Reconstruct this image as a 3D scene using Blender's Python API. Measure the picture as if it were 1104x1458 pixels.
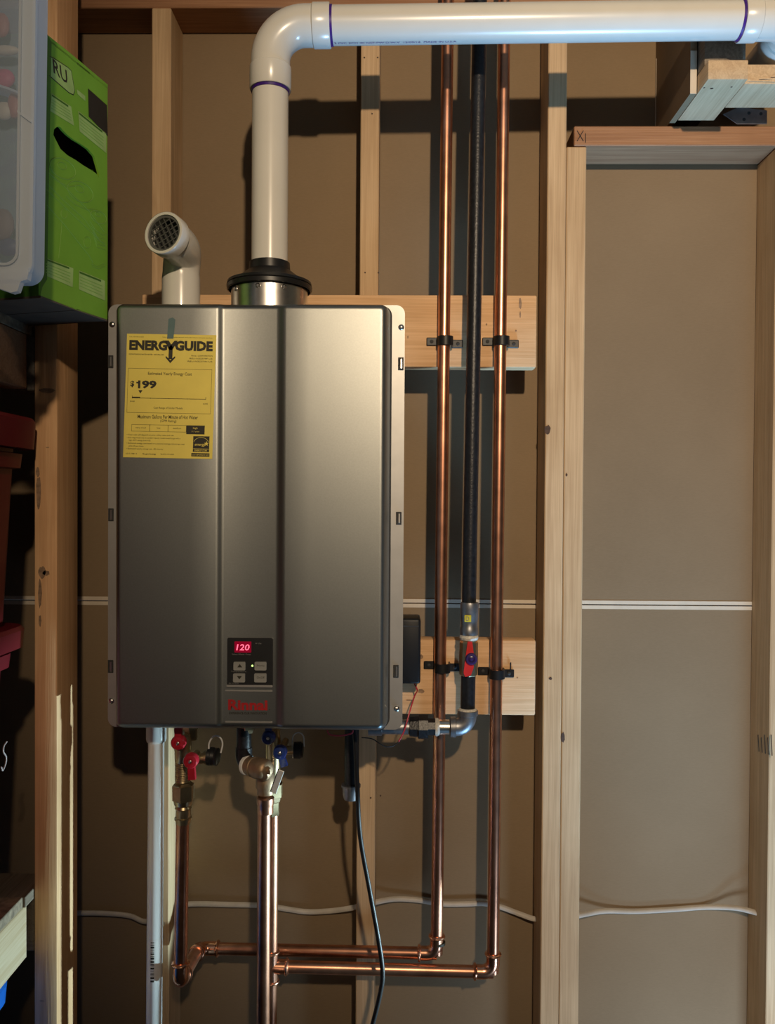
import bpy, bmesh, math, random
from mathutils import Vector, Matrix
random.seed(7)
S = bpy.context.scene
COL = S.collection
for o in list(bpy.data.objects): bpy.data.objects.remove(o)

# ------------------------------------------------------------------ camera
CAM = Vector((0, -1.70, 1.42)); F = 1200.0; W, H = 1104, 1458
YAW, PITCH, ROLL = 0.01466, -0.01430, 0.00607
fw = Vector((-math.sin(YAW)*math.cos(PITCH), math.cos(YAW)*math.cos(PITCH), math.sin(PITCH)))
r0 = Vector((math.cos(YAW), math.sin(YAW), 0)); u0 = r0.cross(fw)
RT = math.cos(ROLL)*r0 + math.sin(ROLL)*u0; UP = -math.sin(ROLL)*r0 + math.cos(ROLL)*u0
cd = bpy.data.cameras.new('camera'); cam = bpy.data.objects.new('camera', cd); COL.objects.link(cam)
cam.matrix_world = Matrix(((RT.x, UP.x, -fw.x, CAM.x), (RT.y, UP.y, -fw.y, CAM.y), (RT.z, UP.z, -fw.z, CAM.z), (0, 0, 0, 1)))
cd.sensor_fit = 'VERTICAL'; cd.sensor_height = 36; cd.lens = F/H*36; cd.clip_start = 0.05
S.camera = cam

# ------------------------------------------------------------------ world, lights, exposure
w = bpy.data.worlds.new('world'); S.world = w; w.use_nodes = True
w.node_tree.nodes['Background'].inputs[0].default_value = (0.75, 0.85, 1.0, 1)
w.node_tree.nodes['Background'].inputs[1].default_value = 0.05

def point(name, loc, energy, color, radius):
    l = bpy.data.lights.new(name, 'POINT'); l.energy = energy; l.color = color; l.shadow_soft_size = radius
    o = bpy.data.objects.new(name, l); o.location = loc; COL.objects.link(o); return o
def aimed(name, typ, loc, target, energy, color, **kw):
    l = bpy.data.lights.new(name, typ); l.energy = energy; l.color = color
    for k, v in kw.items(): setattr(l, k, v)
    o = bpy.data.objects.new(name, l); o.location = loc; COL.objects.link(o)
    o.rotation_euler = (Vector(target)-Vector(loc)).to_track_quat('-Z', 'Y').to_euler(); return o
aimed('ceiling_flood_lamp', 'SPOT', (0.33, -2.84, 2.397), (0.74, 0.0, 1.78), 225, (1.0, 0.775, 0.53), spot_size=math.radians(74), spot_blend=1.0, shadow_soft_size=0.035)
# daylight: a low beam coming in along the wall from the right, light from the sunlit floor, plus a small added fill lamp
aimed('low_beam', 'SPOT', (0.66, -0.33, 0.49), (-0.55, -0.335, 0.78), 75, (0.60, 0.88, 1.0), spot_size=math.radians(36), spot_blend=0.3, shadow_soft_size=0.010)
aimed('sunlit_floor', 'AREA', (0.70, -0.45, 0.03), (0.38, -0.36, 2.2), 6.2, (0.30, 0.62, 1.0), shape='RECTANGLE', size=0.30, size_y=0.30, spread=math.radians(62))
aimed('corner_fill', 'AREA', (0.74, -0.70, 0.10), (0.64, 0.0, 0.40), 2.3, (0.55, 0.75, 1.0), shape='RECTANGLE', size=0.25, size_y=0.2, spread=math.radians(110))  # added lamp for the cool glow low on the right wall; no doorway there
vs = S.view_settings
vs.view_transform = 'Standard'; vs.look = 'None'; vs.gamma = 1; vs.use_curve_mapping = False; vs.exposure = 0.0

# ------------------------------------------------------------------ helpers
def ray(px, py): return (px-W/2)/F*RT - (py-H/2)/F*UP + fw
def P(px, py, t):
    d = ray(px, py); return CAM + d*((-t-CAM.y)/d.y)
def hit(px, py, p0, n):
    d = ray(px, py); return CAM + d*((p0-CAM).dot(n)/d.dot(n))
def hitz(px, py, z): return hit(px, py, Vector((0, 0, z)), Vector((0, 0, 1)))
V = Vector
WORLD = {}
X_, Y_, Z_ = V((1, 0, 0)), V((0, 1, 0)), V((0, 0, 1))

def tag(o, label=None, cat=None, group=None, kind=None):
    if label: o['label'] = label
    if cat: o['category'] = cat
    if group: o['group'] = group
    if kind: o['kind'] = kind
    return o
def thing(name, loc, label, cat, group=None):
    o = bpy.data.objects.new(name, None); COL.objects.link(o); o.location = loc; o.empty_display_size = 0.02
    WORLD[o] = V(loc); return tag(o, label, cat, group)
def link(name, me, mat, parent=None, center=None, label=None):
    if mat: me.materials.append(mat)
    if center is None:
        lo = V((1e9,)*3); hi = V((-1e9,)*3)
        for v in me.vertices:
            for i in range(3): lo[i] = min(lo[i], v.co[i]); hi[i] = max(hi[i], v.co[i])
        center = (lo+hi)/2
    me.transform(Matrix.Translation(-center))
    o = bpy.data.objects.new(name, me); COL.objects.link(o); WORLD[o] = center.copy()
    if parent: o.parent = parent; o.location = center-WORLD[parent]
    else: o.location = center
    if label: o['label'] = label
    return o

def frame(d):
    d = d.normalized(); a = Z_ if abs(d.z) < 0.9 else X_
    u = d.cross(a).normalized(); return u, d.cross(u).normalized()

class MB:
    def __init__(s): s.bm = bmesh.new()
    def box(s, lo, hi, bevel=0.0, seg=1):
        lo, hi = V(lo), V(hi)
        for i in range(3):
            if lo[i] > hi[i]: lo[i], hi[i] = hi[i], lo[i]
        r = bmesh.ops.create_cube(s.bm, size=1)
        vv = r['verts']
        for v in vv:
            v.co = V([lo[i]+(v.co[i]+0.5)*(hi[i]-lo[i]) for i in range(3)])
        if bevel:
            ed = list({e for v in vv for e in v.link_edges})
            bmesh.ops.bevel(s.bm, geom=ed, offset=bevel, segments=seg, profile=0.5, affect='EDGES')
        return s
    def obox(s, c, ax, sz, bevel=0.0, seg=1):
        n0 = len(s.bm.verts)
        n0 = set(s.bm.verts)
        s.box(-V(sz)/2, V(sz)/2, bevel, seg)
        for v in s.bm.verts:
            if v not in n0: v.co = V(c)+ax[0]*v.co.x+ax[1]*v.co.y+ax[2]*v.co.z
        return s
    def sweep(s, pts, radii, seg=20, cap=True, flat=1.0, up=None):
        """circular tube along pts with a radius per point (parallel transport)"""
        pts = [V(p) for p in pts]; n = len(pts)
        if not hasattr(radii, '__len__'): radii = [radii]*n
        rings = []; u = None
        for i, p in enumerate(pts):
            if i == 0: d = pts[1]-p
            elif i == n-1: d = p-pts[i-1]
            else:
                d = (pts[i+1]-p).normalized()+(p-pts[i-1]).normalized()
                if (pts[i+1]-p).length < 1e-9: d = p-pts[i-1]
            if d.length < 1e-9: d = pts[min(i+2, n-1)]-pts[max(0, i-2)]
            d.normalize()
            if u is None:
                u = (up - d*up.dot(d)).normalized() if up is not None else frame(d)[0]
            else:
                u = (u-d*u.dot(d)).normalized()
            v = d.cross(u)
            rings.append([s.bm.verts.new(p+(u*math.cos(2*math.pi*k/seg)*flat+v*math.sin(2*math.pi*k/seg))*radii[i]) for k in range(seg)])
        for a, b in zip(rings, rings[1:]):
            for k in range(seg):
                s.bm.faces.new((a[k], a[(k+1) % seg], b[(k+1) % seg], b[k]))
        if cap:
            s.bm.faces.new(rings[0][::-1]); s.bm.faces.new(rings[-1])
        return s
    def lathe(s, p0, d, prof, seg=32, cap=True):
        """prof: list of (distance along d, radius)"""
        d = V(d).normalized(); u, v = frame(d); rings = []
        for a, r in prof:
            rings.append([s.bm.verts.new(V(p0)+d*a+(u*math.cos(2*math.pi*k/seg)+v*math.sin(2*math.pi*k/seg))*max(r, 1e-5)) for k in range(seg)])
        for a, b in zip(rings, rings[1:]):
            for k in range(seg): s.bm.faces.new((a[k], a[(k+1) % seg], b[(k+1) % seg], b[k]))
        if cap:
            s.bm.faces.new(rings[0][::-1]); s.bm.faces.new(rings[-1])
        return s
    def prism(s, poly, off):
        """poly: 3D points in a plane, extruded by off"""
        a = [s.bm.verts.new(V(p)) for p in poly]; b = [s.bm.verts.new(V(p)+V(off)) for p in poly]
        n = len(a)
        s.bm.faces.new(a[::-1]); s.bm.faces.new(b)
        for i in range(n): s.bm.faces.new((a[i], a[(i+1) % n], b[(i+1) % n], b[i]))
        return s
    def ball(s, c, r, sc=(1, 1, 1), seg=20):
        rr = bmesh.ops.create_uvsphere(s.bm, u_segments=seg, v_segments=max(6, seg//2), radius=1)
        for v in rr['verts']: v.co = V((v.co.x*sc[0]*r, v.co.y*sc[1]*r, v.co.z*sc[2]*r))+V(c)
        return s
    def build(s, name, mat, parent=None, angle=35, label=None):
        bmesh.ops.recalc_face_normals(s.bm, faces=s.bm.faces[:])
        for f in s.bm.faces: f.smooth = True
        me = bpy.data.meshes.new(name); s.bm.to_mesh(me); s.bm.free()
        me.set_sharp_from_angle(angle=math.radians(angle))
        return link(name, me, mat, parent, label=label)

def arc(corner, a, b, R, n=10):
    """points of a fillet at corner between unit directions a and b (both leave the corner)"""
    a = a.normalized(); b = b.normalized()
    ang = a.angle(b); T = R/math.tan(ang/2); bis = (a+b).normalized(); c = corner+bis*(R/math.sin(ang/2))
    p0 = corner+a*T-c; ax = p0.cross(corner+b*T-c).normalized(); sw = math.pi-ang
    return [c+Matrix.Rotation(sw*i/n, 3, ax) @ p0 for i in range(n+1)], T
def spline(pts, sub=8):
    pts = [V(p) for p in pts]; out = []
    q = [2*pts[0]-pts[1]]+pts+[2*pts[-1]-pts[-2]]
    for i in range(1, len(q)-2):
        for k in range(sub):
            t = k/sub; a, b, c, d = q[i-1:i+3]
            out.append(0.5*((2*b)+(c-a)*t+(2*a-5*b+4*c-d)*t*t+(3*b-a-3*c+d)*t**3))
    out.append(pts[-1]); return out
def rrect(w, h, r, n=6, cx=0, cy=0):
    o = []
    for (sx, sy, a0) in ((1, 1, 0), (-1, 1, 90), (-1, -1, 180), (1, -1, 270)):
        for i in range(n+1):
            a = math.radians(a0+90*i/n); o.append((cx+sx*(w/2-r)+r*math.cos(a), cy+sy*(h/2-r)+r*math.sin(a)))
    return o

def curve_fill(name, loops, org, ux, uy, depth, mat, parent, label=None):
    """flat plate with holes; loops in (u,v); front face at org plane, thickness 'depth' backwards"""
    cu = bpy.data.curves.new(name, 'CURVE'); cu.dimensions = '2D'; cu.fill_mode = 'BOTH'; cu.extrude = depth/2
    for lp in loops:
        sp = cu.splines.new('POLY'); sp.points.add(len(lp)-1); sp.use_cyclic_u = True
        for p, (a, b) in zip(sp.points, lp): p.co = (a, b, 0, 1)
    ob = bpy.data.objects.new('tmp', cu); me = bpy.data.meshes.new_from_object(ob)
    bpy.data.objects.remove(ob); n = ux.cross(uy).normalized()
    M = Matrix(((ux.x, uy.x, n.x, org.x), (ux.y, uy.y, n.y, org.y), (ux.z, uy.z, n.z, org.z), (0, 0, 0, 1)))
    me.transform(M @ Matrix.Translation((0, 0, -depth/2))); me.name = name
    return link(name, me, mat, parent, label=label)

def text(s, p, ux, uy, w, h, mat, parent, name='lettering', bold=0.0, lift=0.0004, italic=0.0):
    """text stretched into the rectangle with lower-left corner p, width w along ux and height h along uy"""
    cu = bpy.data.curves.new('t', 'FONT'); cu.body = s; cu.size = 1; cu.offset = bold; cu.shear = italic; cu.resolution_u = 2; cu.extrude = 0
    ob = bpy.data.objects.new('tmp', cu); me = bpy.data.meshes.new_from_object(ob); bpy.data.objects.remove(ob)
    xs = [v.co.x for v in me.vertices]; ys = [v.co.y for v in me.vertices]
    x0, x1, y0, y1 = min(xs), max(xs), min(ys), max(ys)
    n = ux.cross(uy).normalized(); 
    for v in me.vertices:
        v.co = p+ux*((v.co.x-x0)/(x1-x0)*w)+uy*((v.co.y-y0)/(y1-y0)*h)+n*lift
    me.name = name
    return link(name, me, mat, parent)

# ------------------------------------------------------------------ materials
def mat_base(name):
    m = bpy.data.materials.new(name); m.use_nodes = True
    nt = m.node_tree; b = nt.nodes['Principled BSDF']; return m, nt, b
def node(nt, typ, **kw):
    n = nt.nodes.new(typ)
    for k, v in kw.items():
        if k in n.inputs: n.inputs[k].default_value = v
        else: setattr(n, k, v)
    return n
def plain(name, col, rough=0.5, metal=0.0, var=0.12, scale=30, bump=0.0, bscale=200, coat=0.0, emit=None, spec=0.5):
    m, nt, b = mat_base(name)
    tc = node(nt, 'ShaderNodeTexCoord'); nz = node(nt, 'ShaderNodeTexNoise', Scale=scale, Detail=4.0)
    nt.links.new(tc.outputs['Object'], nz.inputs['Vector'])
    cr = node(nt, 'ShaderNodeValToRGB')
    cr.color_ramp.elements[0].position = 0.3; cr.color_ramp.elements[1].position = 0.7
    cr.color_ramp.elements[0].color = [c*(1-var) for c in col]+[1]; cr.color_ramp.elements[1].color = [min(1, c*(1+var)) for c in col]+[1]
    nt.links.new(nz.outputs['Fac'], cr.inputs['Fac']); nt.links.new(cr.outputs['Color'], b.inputs['Base Color'])
    b.inputs['Roughness'].default_value = rough; b.inputs['Metallic'].default_value = metal
    b.inputs['Coat Weight'].default_value = coat; b.inputs['Specular IOR Level'].default_value = spec
    if bump:
        n2 = node(nt, 'ShaderNodeTexNoise', Scale=bscale, Detail=2.0); nt.links.new(tc.outputs['Object'], n2.inputs['Vector'])
        bp = node(nt, 'ShaderNodeBump', Strength=bump, Distance=0.002)
        nt.links.new(n2.outputs['Fac'], bp.inputs['Height']); nt.links.new(bp.outputs['Normal'], b.inputs['Normal'])
    if emit:
        b.inputs['Emission Color'].default_value = list(emit[0])+[1]; b.inputs['Emission Strength'].default_value = emit[1]
    return m
def wood(name, light, dark, axis, rough=0.7, dirt=0.0):
    m, nt, b = mat_base(name)
    tc = node(nt, 'ShaderNodeTexCoord'); oi = node(nt, 'ShaderNodeObjectInfo')
    add = node(nt, 'ShaderNodeVectorMath', operation='ADD'); mul = node(nt, 'ShaderNodeMath', operation='MULTIPLY'); mul.inputs[1].default_value = 13.0
    nt.links.new(oi.outputs['Random'], mul.inputs[0]); nt.links.new(tc.outputs['Object'], add.inputs[0]); nt.links.new(mul.outputs[0], add.inputs[1])
    mp = node(nt, 'ShaderNodeMapping'); sc = [38.0]*3; sc[axis] = 1.3; mp.inputs['Scale'].default_value = sc
    nt.links.new(add.outputs[0], mp.inputs['Vector'])
    nz = node(nt, 'ShaderNodeTexNoise', Scale=1.6, Detail=3.0, Distortion=0.8); nt.links.new(mp.outputs[0], nz.inputs['Vector'])
    mm = node(nt, 'ShaderNodeMath', operation='MULTIPLY'); mm.inputs[1].default_value = 7.0; nt.links.new(nz.outputs['Fac'], mm.inputs[0])
    fr = node(nt, 'ShaderNodeMath', operation='PINGPONG'); fr.inputs[1].default_value = 1.0; nt.links.new(mm.outputs[0], fr.inputs[0])
    mp2 = node(nt, 'ShaderNodeMapping'); s2 = [420.0]*3; s2[axis] = 9.0; mp2.inputs['Scale'].default_value = s2; nt.links.new(add.outputs[0], mp2.inputs['Vector'])
    fine = node(nt, 'ShaderNodeTexNoise', Scale=1.0, Detail=2.0); nt.links.new(mp2.outputs[0], fine.inputs['Vector'])
    mix = node(nt, 'ShaderNodeMath', operation='MULTIPLY_ADD'); mix.inputs[1].default_value = 0.45; nt.links.new(fr.outputs[0], mix.inputs[0]); nt.links.new(fine.outputs['Fac'], mix.inputs[2])
    cr = node(nt, 'ShaderNodeValToRGB'); e = cr.color_ramp.elements
    e[0].position = 0.35; e[1].position = 1.0; e[0].color = list(light)+[1]; e[1].color = list(dark)+[1]
    nt.links.new(mix.outputs[0], cr.inputs['Fac'])
    big = node(nt, 'ShaderNodeTexNoise', Scale=5.0, Detail=5.0); nt.links.new(add.outputs[0], big.inputs['Vector'])
    c2 = node(nt, 'ShaderNodeValToRGB'); c2.color_ramp.elements[0].position = 0.35; c2.color_ramp.elements[1].position = 0.62
    g = 0.86-0.4*dirt; c2.color_ramp.elements[0].color = (g, g*0.97, g*0.93, 1); c2.color_ramp.elements[1].color = (1, 1, 1, 1)
    nt.links.new(big.outputs['Fac'], c2.inputs['Fac'])
    mx = node(nt, 'ShaderNodeMix', data_type='RGBA', blend_type='MULTIPLY'); mx.inputs[0].default_value = 1
    nt.links.new(cr.outputs[0], mx.inputs[6]); nt.links.new(c2.outputs[0], mx.inputs[7]); nt.links.new(mx.outputs[2], b.inputs['Base Color'])
    b.inputs['Roughness'].default_value = rough; b.inputs['Specular IOR Level'].default_value = 0.3
    bp = node(nt, 'ShaderNodeBump', Strength=0.25, Distance=0.001); nt.links.new(mix.outputs[0], bp.inputs['Height']); nt.links.new(bp.outputs[0], b.inputs['Normal'])
    return m
PINE_L, PINE_D = (0.70, 0.50, 0.295), (0.56, 0.38, 0.215)
M = {}
M['stud'] = wood('pine_upright', PINE_L, PINE_D, 2)
M['board'] = wood('pine_along', (0.86, 0.56, 0.315), (0.70, 0.43, 0.22), 0)
M['fir'] = wood('fir_along', (0.44, 0.235, 0.125), (0.33, 0.165, 0.085), 0)
M['block'] = wood('pine_depth', (0.72, 0.54, 0.34), (0.58, 0.41, 0.25), 1)
M['post'] = wood('weathered_pine', (0.95, 0.60, 0.32), (0.80, 0.46, 0.23), 2, dirt=0.08)
M['rail'] = wood('rail_pine', (0.62, 0.50, 0.33), (0.52, 0.38, 0.22), 1)
M['grey_wood'] = wood('grey_wood', (0.30, 0.25, 0.19), (0.2, 0.16, 0.12), 1)
M['osb'] = plain('strand_board', (0.28, 0.21, 0.14), 0.85, var=0.45, scale=90, bump=0.3)
M['knot'] = plain('knot', (0.07, 0.035, 0.02), 0.7, var=0.4, scale=120)
M['dirt'] = plain('dirt_mark', (0.30, 0.19, 0.115), 0.85, var=0.4, scale=120)
M['marker'] = plain('marker_ink', (0.02, 0.02, 0.02), 0.6)
M['ink'] = plain('print_ink', (0.025, 0.022, 0.012), 0.6)
M['paper_edge'] = plain('paper_edge', (0.66, 0.57, 0.45), 0.8, var=0.06)
M['white_gyp'] = plain('gypsum', (0.6, 0.55, 0.48), 0.8)
def drywall():
    m, nt, b = mat_base('brown_paper')
    tc = node(nt, 'ShaderNodeTexCoord')
    mp = node(nt, 'ShaderNodeMapping'); mp.inputs['Scale'].default_value = (60, 60, 260); nt.links.new(tc.outputs['Object'], mp.inputs[0])
    fib = node(nt, 'ShaderNodeTexNoise', Scale=2.0, Detail=3.0); nt.links.new(mp.outputs[0], fib.inputs['Vector'])
    big = node(nt, 'ShaderNodeTexNoise', Scale=2.2, Detail=5.0, Roughness=0.6); nt.links.new(tc.outputs['Object'], big.inputs['Vector'])
    mx = node(nt, 'ShaderNodeMath', operation='MULTIPLY_ADD'); mx.inputs[1].default_value = 0.35
    nt.links.new(fib.outputs['Fac'], mx.inputs[0]); nt.links.new(big.outputs['Fac'], mx.inputs[2])
    cr = node(nt, 'ShaderNodeValToRGB'); e = cr.color_ramp.elements; e[0].position = 0.4; e[1].position = 0.95
    e[0].color = (0.225, 0.160, 0.096, 1); e[1].color = (0.285, 0.205, 0.125, 1)
    nt.links.new(mx.outputs[0], cr.inputs[0]); nt.links.new(cr.outputs[0], b.inputs['Base Color'])
    b.inputs['Roughness'].default_value = 0.9; b.inputs['Specular IOR Level'].default_value = 0.15
    bp = node(nt, 'ShaderNodeBump', Strength=0.15, Distance=0.001); nt.links.new(fib.outputs['Fac'], bp.inputs['Height']); nt.links.new(bp.outputs[0], b.inputs['Normal'])
    return m
M['drywall'] = drywall()
M['concrete'] = plain('concrete', (0.13, 0.135, 0.125), 0.85, var=0.25, scale=6, bump=0.2, bscale=60)
M['paint'] = plain('wall_paint', (0.14, 0.155, 0.14), 0.9)
M['ceil'] = plain('ceiling_board', (0.2, 0.18, 0.15), 0.9)
M['silver'] = plain('silver_paint', (0.30, 0.31, 0.295), 0.415, metal=1.0, var=0.04, scale=400, bump=0.08, bscale=1500)
M['flange'] = plain('flange_steel', (0.42, 0.41, 0.39), 0.45, metal=0.6, var=0.05, scale=40)
M['seam'] = plain('dark_seam', (0.03, 0.03, 0.03), 0.7)
M['steel'] = plain('zinc_steel', (0.62, 0.60, 0.57), 0.3, metal=1.0)
M['zinc'] = plain('bright_zinc', (0.72, 0.70, 0.66), 0.45, metal=0.25)
M['alu'] = plain('aluminium', (0.72, 0.70, 0.66), 0.28, metal=1.0, var=0.1, scale=60)
M['galv'] = plain('galvanised_iron', (0.27, 0.27, 0.28), 0.42, metal=0.85, var=0.2, scale=60)
M['iron'] = plain('black_iron', (0.012, 0.0125, 0.015), 0.38, var=0.4, scale=150, bump=0.2, bscale=260, spec=0.4)
M['black'] = plain('black_plastic', (0.009, 0.009, 0.010), 0.45, spec=0.35)
M['rubber'] = plain('black_rubber', (0.012, 0.012, 0.012), 0.35)
M['copper'] = plain('copper', (0.62, 0.30, 0.185), 0.33, metal=1.0, var=0.22, scale=28)
M['copper_bright'] = plain('bright_copper', (0.80, 0.41, 0.26), 0.26, metal=1.0, var=0.15, scale=40)
M['brass'] = plain('brass', (0.56, 0.45, 0.27), 0.34, metal=1.0, var=0.15, scale=60)
M['bronze'] = plain('cast_bronze', (0.36, 0.25, 0.155), 0.5, metal=0.7, var=0.15, scale=60, bump=0.2)
M['pvc'] = plain('white_pvc', (0.72, 0.70, 0.64), 0.25, var=0.02, scale=20, coat=0.3)
M['pvc_thin'] = plain('drain_pvc', (0.72, 0.72, 0.70), 0.28, var=0.02)
M['primer'] = plain('purple_primer', (0.05, 0.012, 0.20), 0.4, var=0.3, scale=200)
M['primer_ink'] = plain('pipe_print', (0.18, 0.08, 0.30), 0.5)
M['tape'] = plain('thread_tape', (0.75, 0.74, 0.70), 0.6)
M['paste'] = plain('pipe_dope', (0.62, 0.57, 0.48), 0.6, var=0.25, scale=200)
M['yellow'] = plain('yellow_label', (0.86, 0.70, 0.13), 0.55, var=0.04)
M['yellow_tag'] = plain('yellow_tag', (0.62, 0.52, 0.03), 0.5)
M['teal'] = plain('teal_tape', (0.10, 0.17, 0.17), 0.45)
M['red'] = plain('red_handle', (0.42, 0.015, 0.03), 0.3, coat=0.3)
M['red_bright'] = plain('red_lever', (0.60, 0.02, 0.02), 0.4)
M['blue'] = plain('blue_handle', (0.012, 0.03, 0.16), 0.3, coat=0.3)
M['purple_nut'] = plain('purple_nut', (0.03, 0.015, 0.10), 0.35)
M['logo_red'] = plain('logo_red', (0.42, 0.012, 0.015), 0.5)
M['panel'] = plain('control_panel', (0.018, 0.018, 0.018), 0.35)
M['button'] = plain('button', (0.27, 0.27, 0.25), 0.45)
M['led_window'] = plain('display_window', (0.12, 0.0, 0.012), 0.25, emit=((1, 0.0, 0.06), 0.18))
M['digit'] = plain('display_digit', (0.8, 0.1, 0.2), 0.4, emit=((1.0, 0.13, 0.22), 1.6))
M['led'] = plain('green_lamp', (0.4, 0.8, 0.2), 0.4, emit=((0.55, 1.0, 0.22), 2.0))
M['pale_ink'] = plain('pale_ink', (0.25, 0.25, 0.24), 0.6)
M['cable'] = plain('white_cable', (0.55, 0.50, 0.43), 0.5)
M['wire_red'] = plain('red_wire', (0.50, 0.03, 0.05), 0.4)
M['strap'] = plain('white_strap', (0.7, 0.7, 0.68), 0.4)
M['green'] = plain('green_print_card', (0.21, 0.43, 0.033), 0.5, var=0.05)
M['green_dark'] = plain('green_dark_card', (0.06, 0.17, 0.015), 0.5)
M['green_pale'] = plain('green_pale_print', (0.40, 0.55, 0.16), 0.55)
M['green_line'] = plain('green_line_print', (0.27, 0.48, 0.09), 0.55)
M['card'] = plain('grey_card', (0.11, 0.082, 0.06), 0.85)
M['hole'] = plain('box_inside_shade', (0.010, 0.008, 0.006), 0.9)
M['brown_card'] = plain('brown_card', (0.22, 0.11, 0.05), 0.8)
M['dark_print'] = plain('dark_print', (0.025, 0.02, 0.014), 0.5)
M['tote_red'] = plain('red_tote', (0.16, 0.004, 0.014), 0.42, var=0.05)
M['tote_blue'] = plain('blue_tote', (0.01, 0.13, 0.55), 0.35, var=0.05)
M['white_ink'] = plain('white_ink', (0.5, 0.42, 0.4), 0.5)
def clear():
    m, nt, b = mat_base('clear_plastic')
    b.inputs['Base Color'].default_value = (0.62, 0.73, 0.86, 1); b.inputs['Roughness'].default_value = 0.22
    tr = node(nt, 'ShaderNodeBsdfTransparent'); tr.inputs[0].default_value = (0.93, 0.96, 1, 1)
    ms = node(nt, 'ShaderNodeMixShader'); lw = node(nt, 'ShaderNodeLayerWeight', Blend=0.35)
    mr = node(nt, 'ShaderNodeMapRange'); mr.inputs[3].default_value = 0.16; mr.inputs[4].default_value = 0.6
    nt.links.new(lw.outputs['Facing'], mr.inputs[0]); nt.links.new(mr.outputs[0], ms.inputs[0])
    nt.links.new(tr.outputs[0], ms.inputs[1]); nt.links.new(b.outputs[0], ms.inputs[2])
    nt.links.new(ms.outputs[0], nt.nodes['Material Output'].inputs[0]); return m
M['clear'] = clear()
def frosted():
    m, nt, b = mat_base('frosted_plastic')
    b.inputs['Base Color'].default_value = (0.80, 0.87, 0.94, 1); b.inputs['Roughness'].default_value = 0.3
    tr = node(nt, 'ShaderNodeBsdfTransparent'); tl = node(nt, 'ShaderNodeBsdfTranslucent'); tl.inputs[0].default_value = (0.7, 0.8, 0.9, 1)
    m1 = node(nt, 'ShaderNodeMixShader'); m1.inputs[0].default_value = 0.35
    nt.links.new(b.outputs[0], m1.inputs[1]); nt.links.new(tl.outputs[0], m1.inputs[2])
    m2 = node(nt, 'ShaderNodeMixShader'); m2.inputs[0].default_value = 0.70
    nt.links.new(tr.outputs[0], m2.inputs[1]); nt.links.new(m1.outputs[0], m2.inputs[2])
    nt.links.new(m2.outputs[0], nt.nodes['Material Output'].inputs[0]); return m
M['frost'] = frosted()

# ================================================================== SETTING
ZC = CAM.z
def struct(o): o['kind'] = 'structure'; return o
struct(MB().box((-2.2, -4.2, -0.1), (1.8, 0.03, 0)).build('floor', M['concrete']))
struct(MB().box((-2.2, -4.2, 2.50), (1.8, 0.03, 2.56)).build('ceiling', M['ceil']))
struct(MB().box((-2.2, -4.2, 0), (-2.15, 0.0, 2.5)).build('wall_left', M['paint']))
struct(MB().box((1.75, -4.2, 0), (1.8, 0.0, 2.5)).build('wall_right', M['paint']))
wb = bpy.data.objects.new('wall_back', None); COL.objects.link(wb); WORLD[wb] = V((0, 0, 0)); struct(wb)
zj = P(600, 859, 0).z
def gz(px): return zj  # drywall joint height
MB().box((-2.15, 0.0, zj+0.001), (1.75, 0.013, 2.5)).build('drywall_panel', M['drywall'], wb)
MB().box((-2.15, 0.0, 0.0), (1.75, 0.013, zj-0.001)).build('drywall_panel', M['drywall'], wb)
for s in (1, -1):
    MB().box((-2.15, -0.0007, zj+s*0.0012), (1.75, 0.002, zj+s*0.0085)).build('paper_edge', M['paper_edge'], wb, label='white taped paper edge of the wallboard joint')
# studs
def stud_x(pl, pr, py, t=0.089): return P(pl, py, t).x, P(pr, py, t).x
ZT = P(640, 10, 0.089).z     # underside of the top plate
def stud(name, x0, x1, z0, z1, m='stud', t=0.089):
    return MB().box((x0, -t, z0), (x1, -0.0008, z1), 0.0018).build(name, M[m], wb)
xa = stud_x(216, 243.5, 100); stud('stud', *xa, 0.038, ZT)
xb = stud_x(514, 541, 700-200); xb = stud_x(513, 539.5, 300); stud('stud', *xb, 0.038, ZT)
xc = stud_x(776.5, 803, 640); stud('stud', *xc, 0.038, ZT)
zh0 = P(830, 208, 0.089).z; zh1 = P(830, 180, 0.089).z
xj = (xc[1]+0.0007, P(831.5, 640, 0.089).x); stud('jack_stud', *xj, 0.038, zh0-0.001)
xd = P(1098, 900, 0.089).x; stud('stud', xd, xd+0.038, 0.038, zh0-0.001); stud('stud', xd+0.039, xd+0.077, 0.038, ZT)
xh0 = P(817.5, 195, 0.089).x
hd = MB().box((xh0, -0.091, zh0), (xd+0.038, -0.0008, zh1), 0.0018).build('header', M['fir'], wb)
tp = MB().box((-2.15, -0.089, ZT), (1.75, -0.0008, ZT+0.038), 0.0018).build('top_plate', M['fir'], wb)
MB().box((-2.15, -0.089, ZT+0.0385), (1.75, -0.0008, 2.498), 0.0018).build('top_plate', M['board'], wb)
MB().box((-2.15, -0.089, 0.0), (1.75, -0.0008, 0.0375), 0.0018).build('bottom_plate', M['board'], wb)
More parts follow.
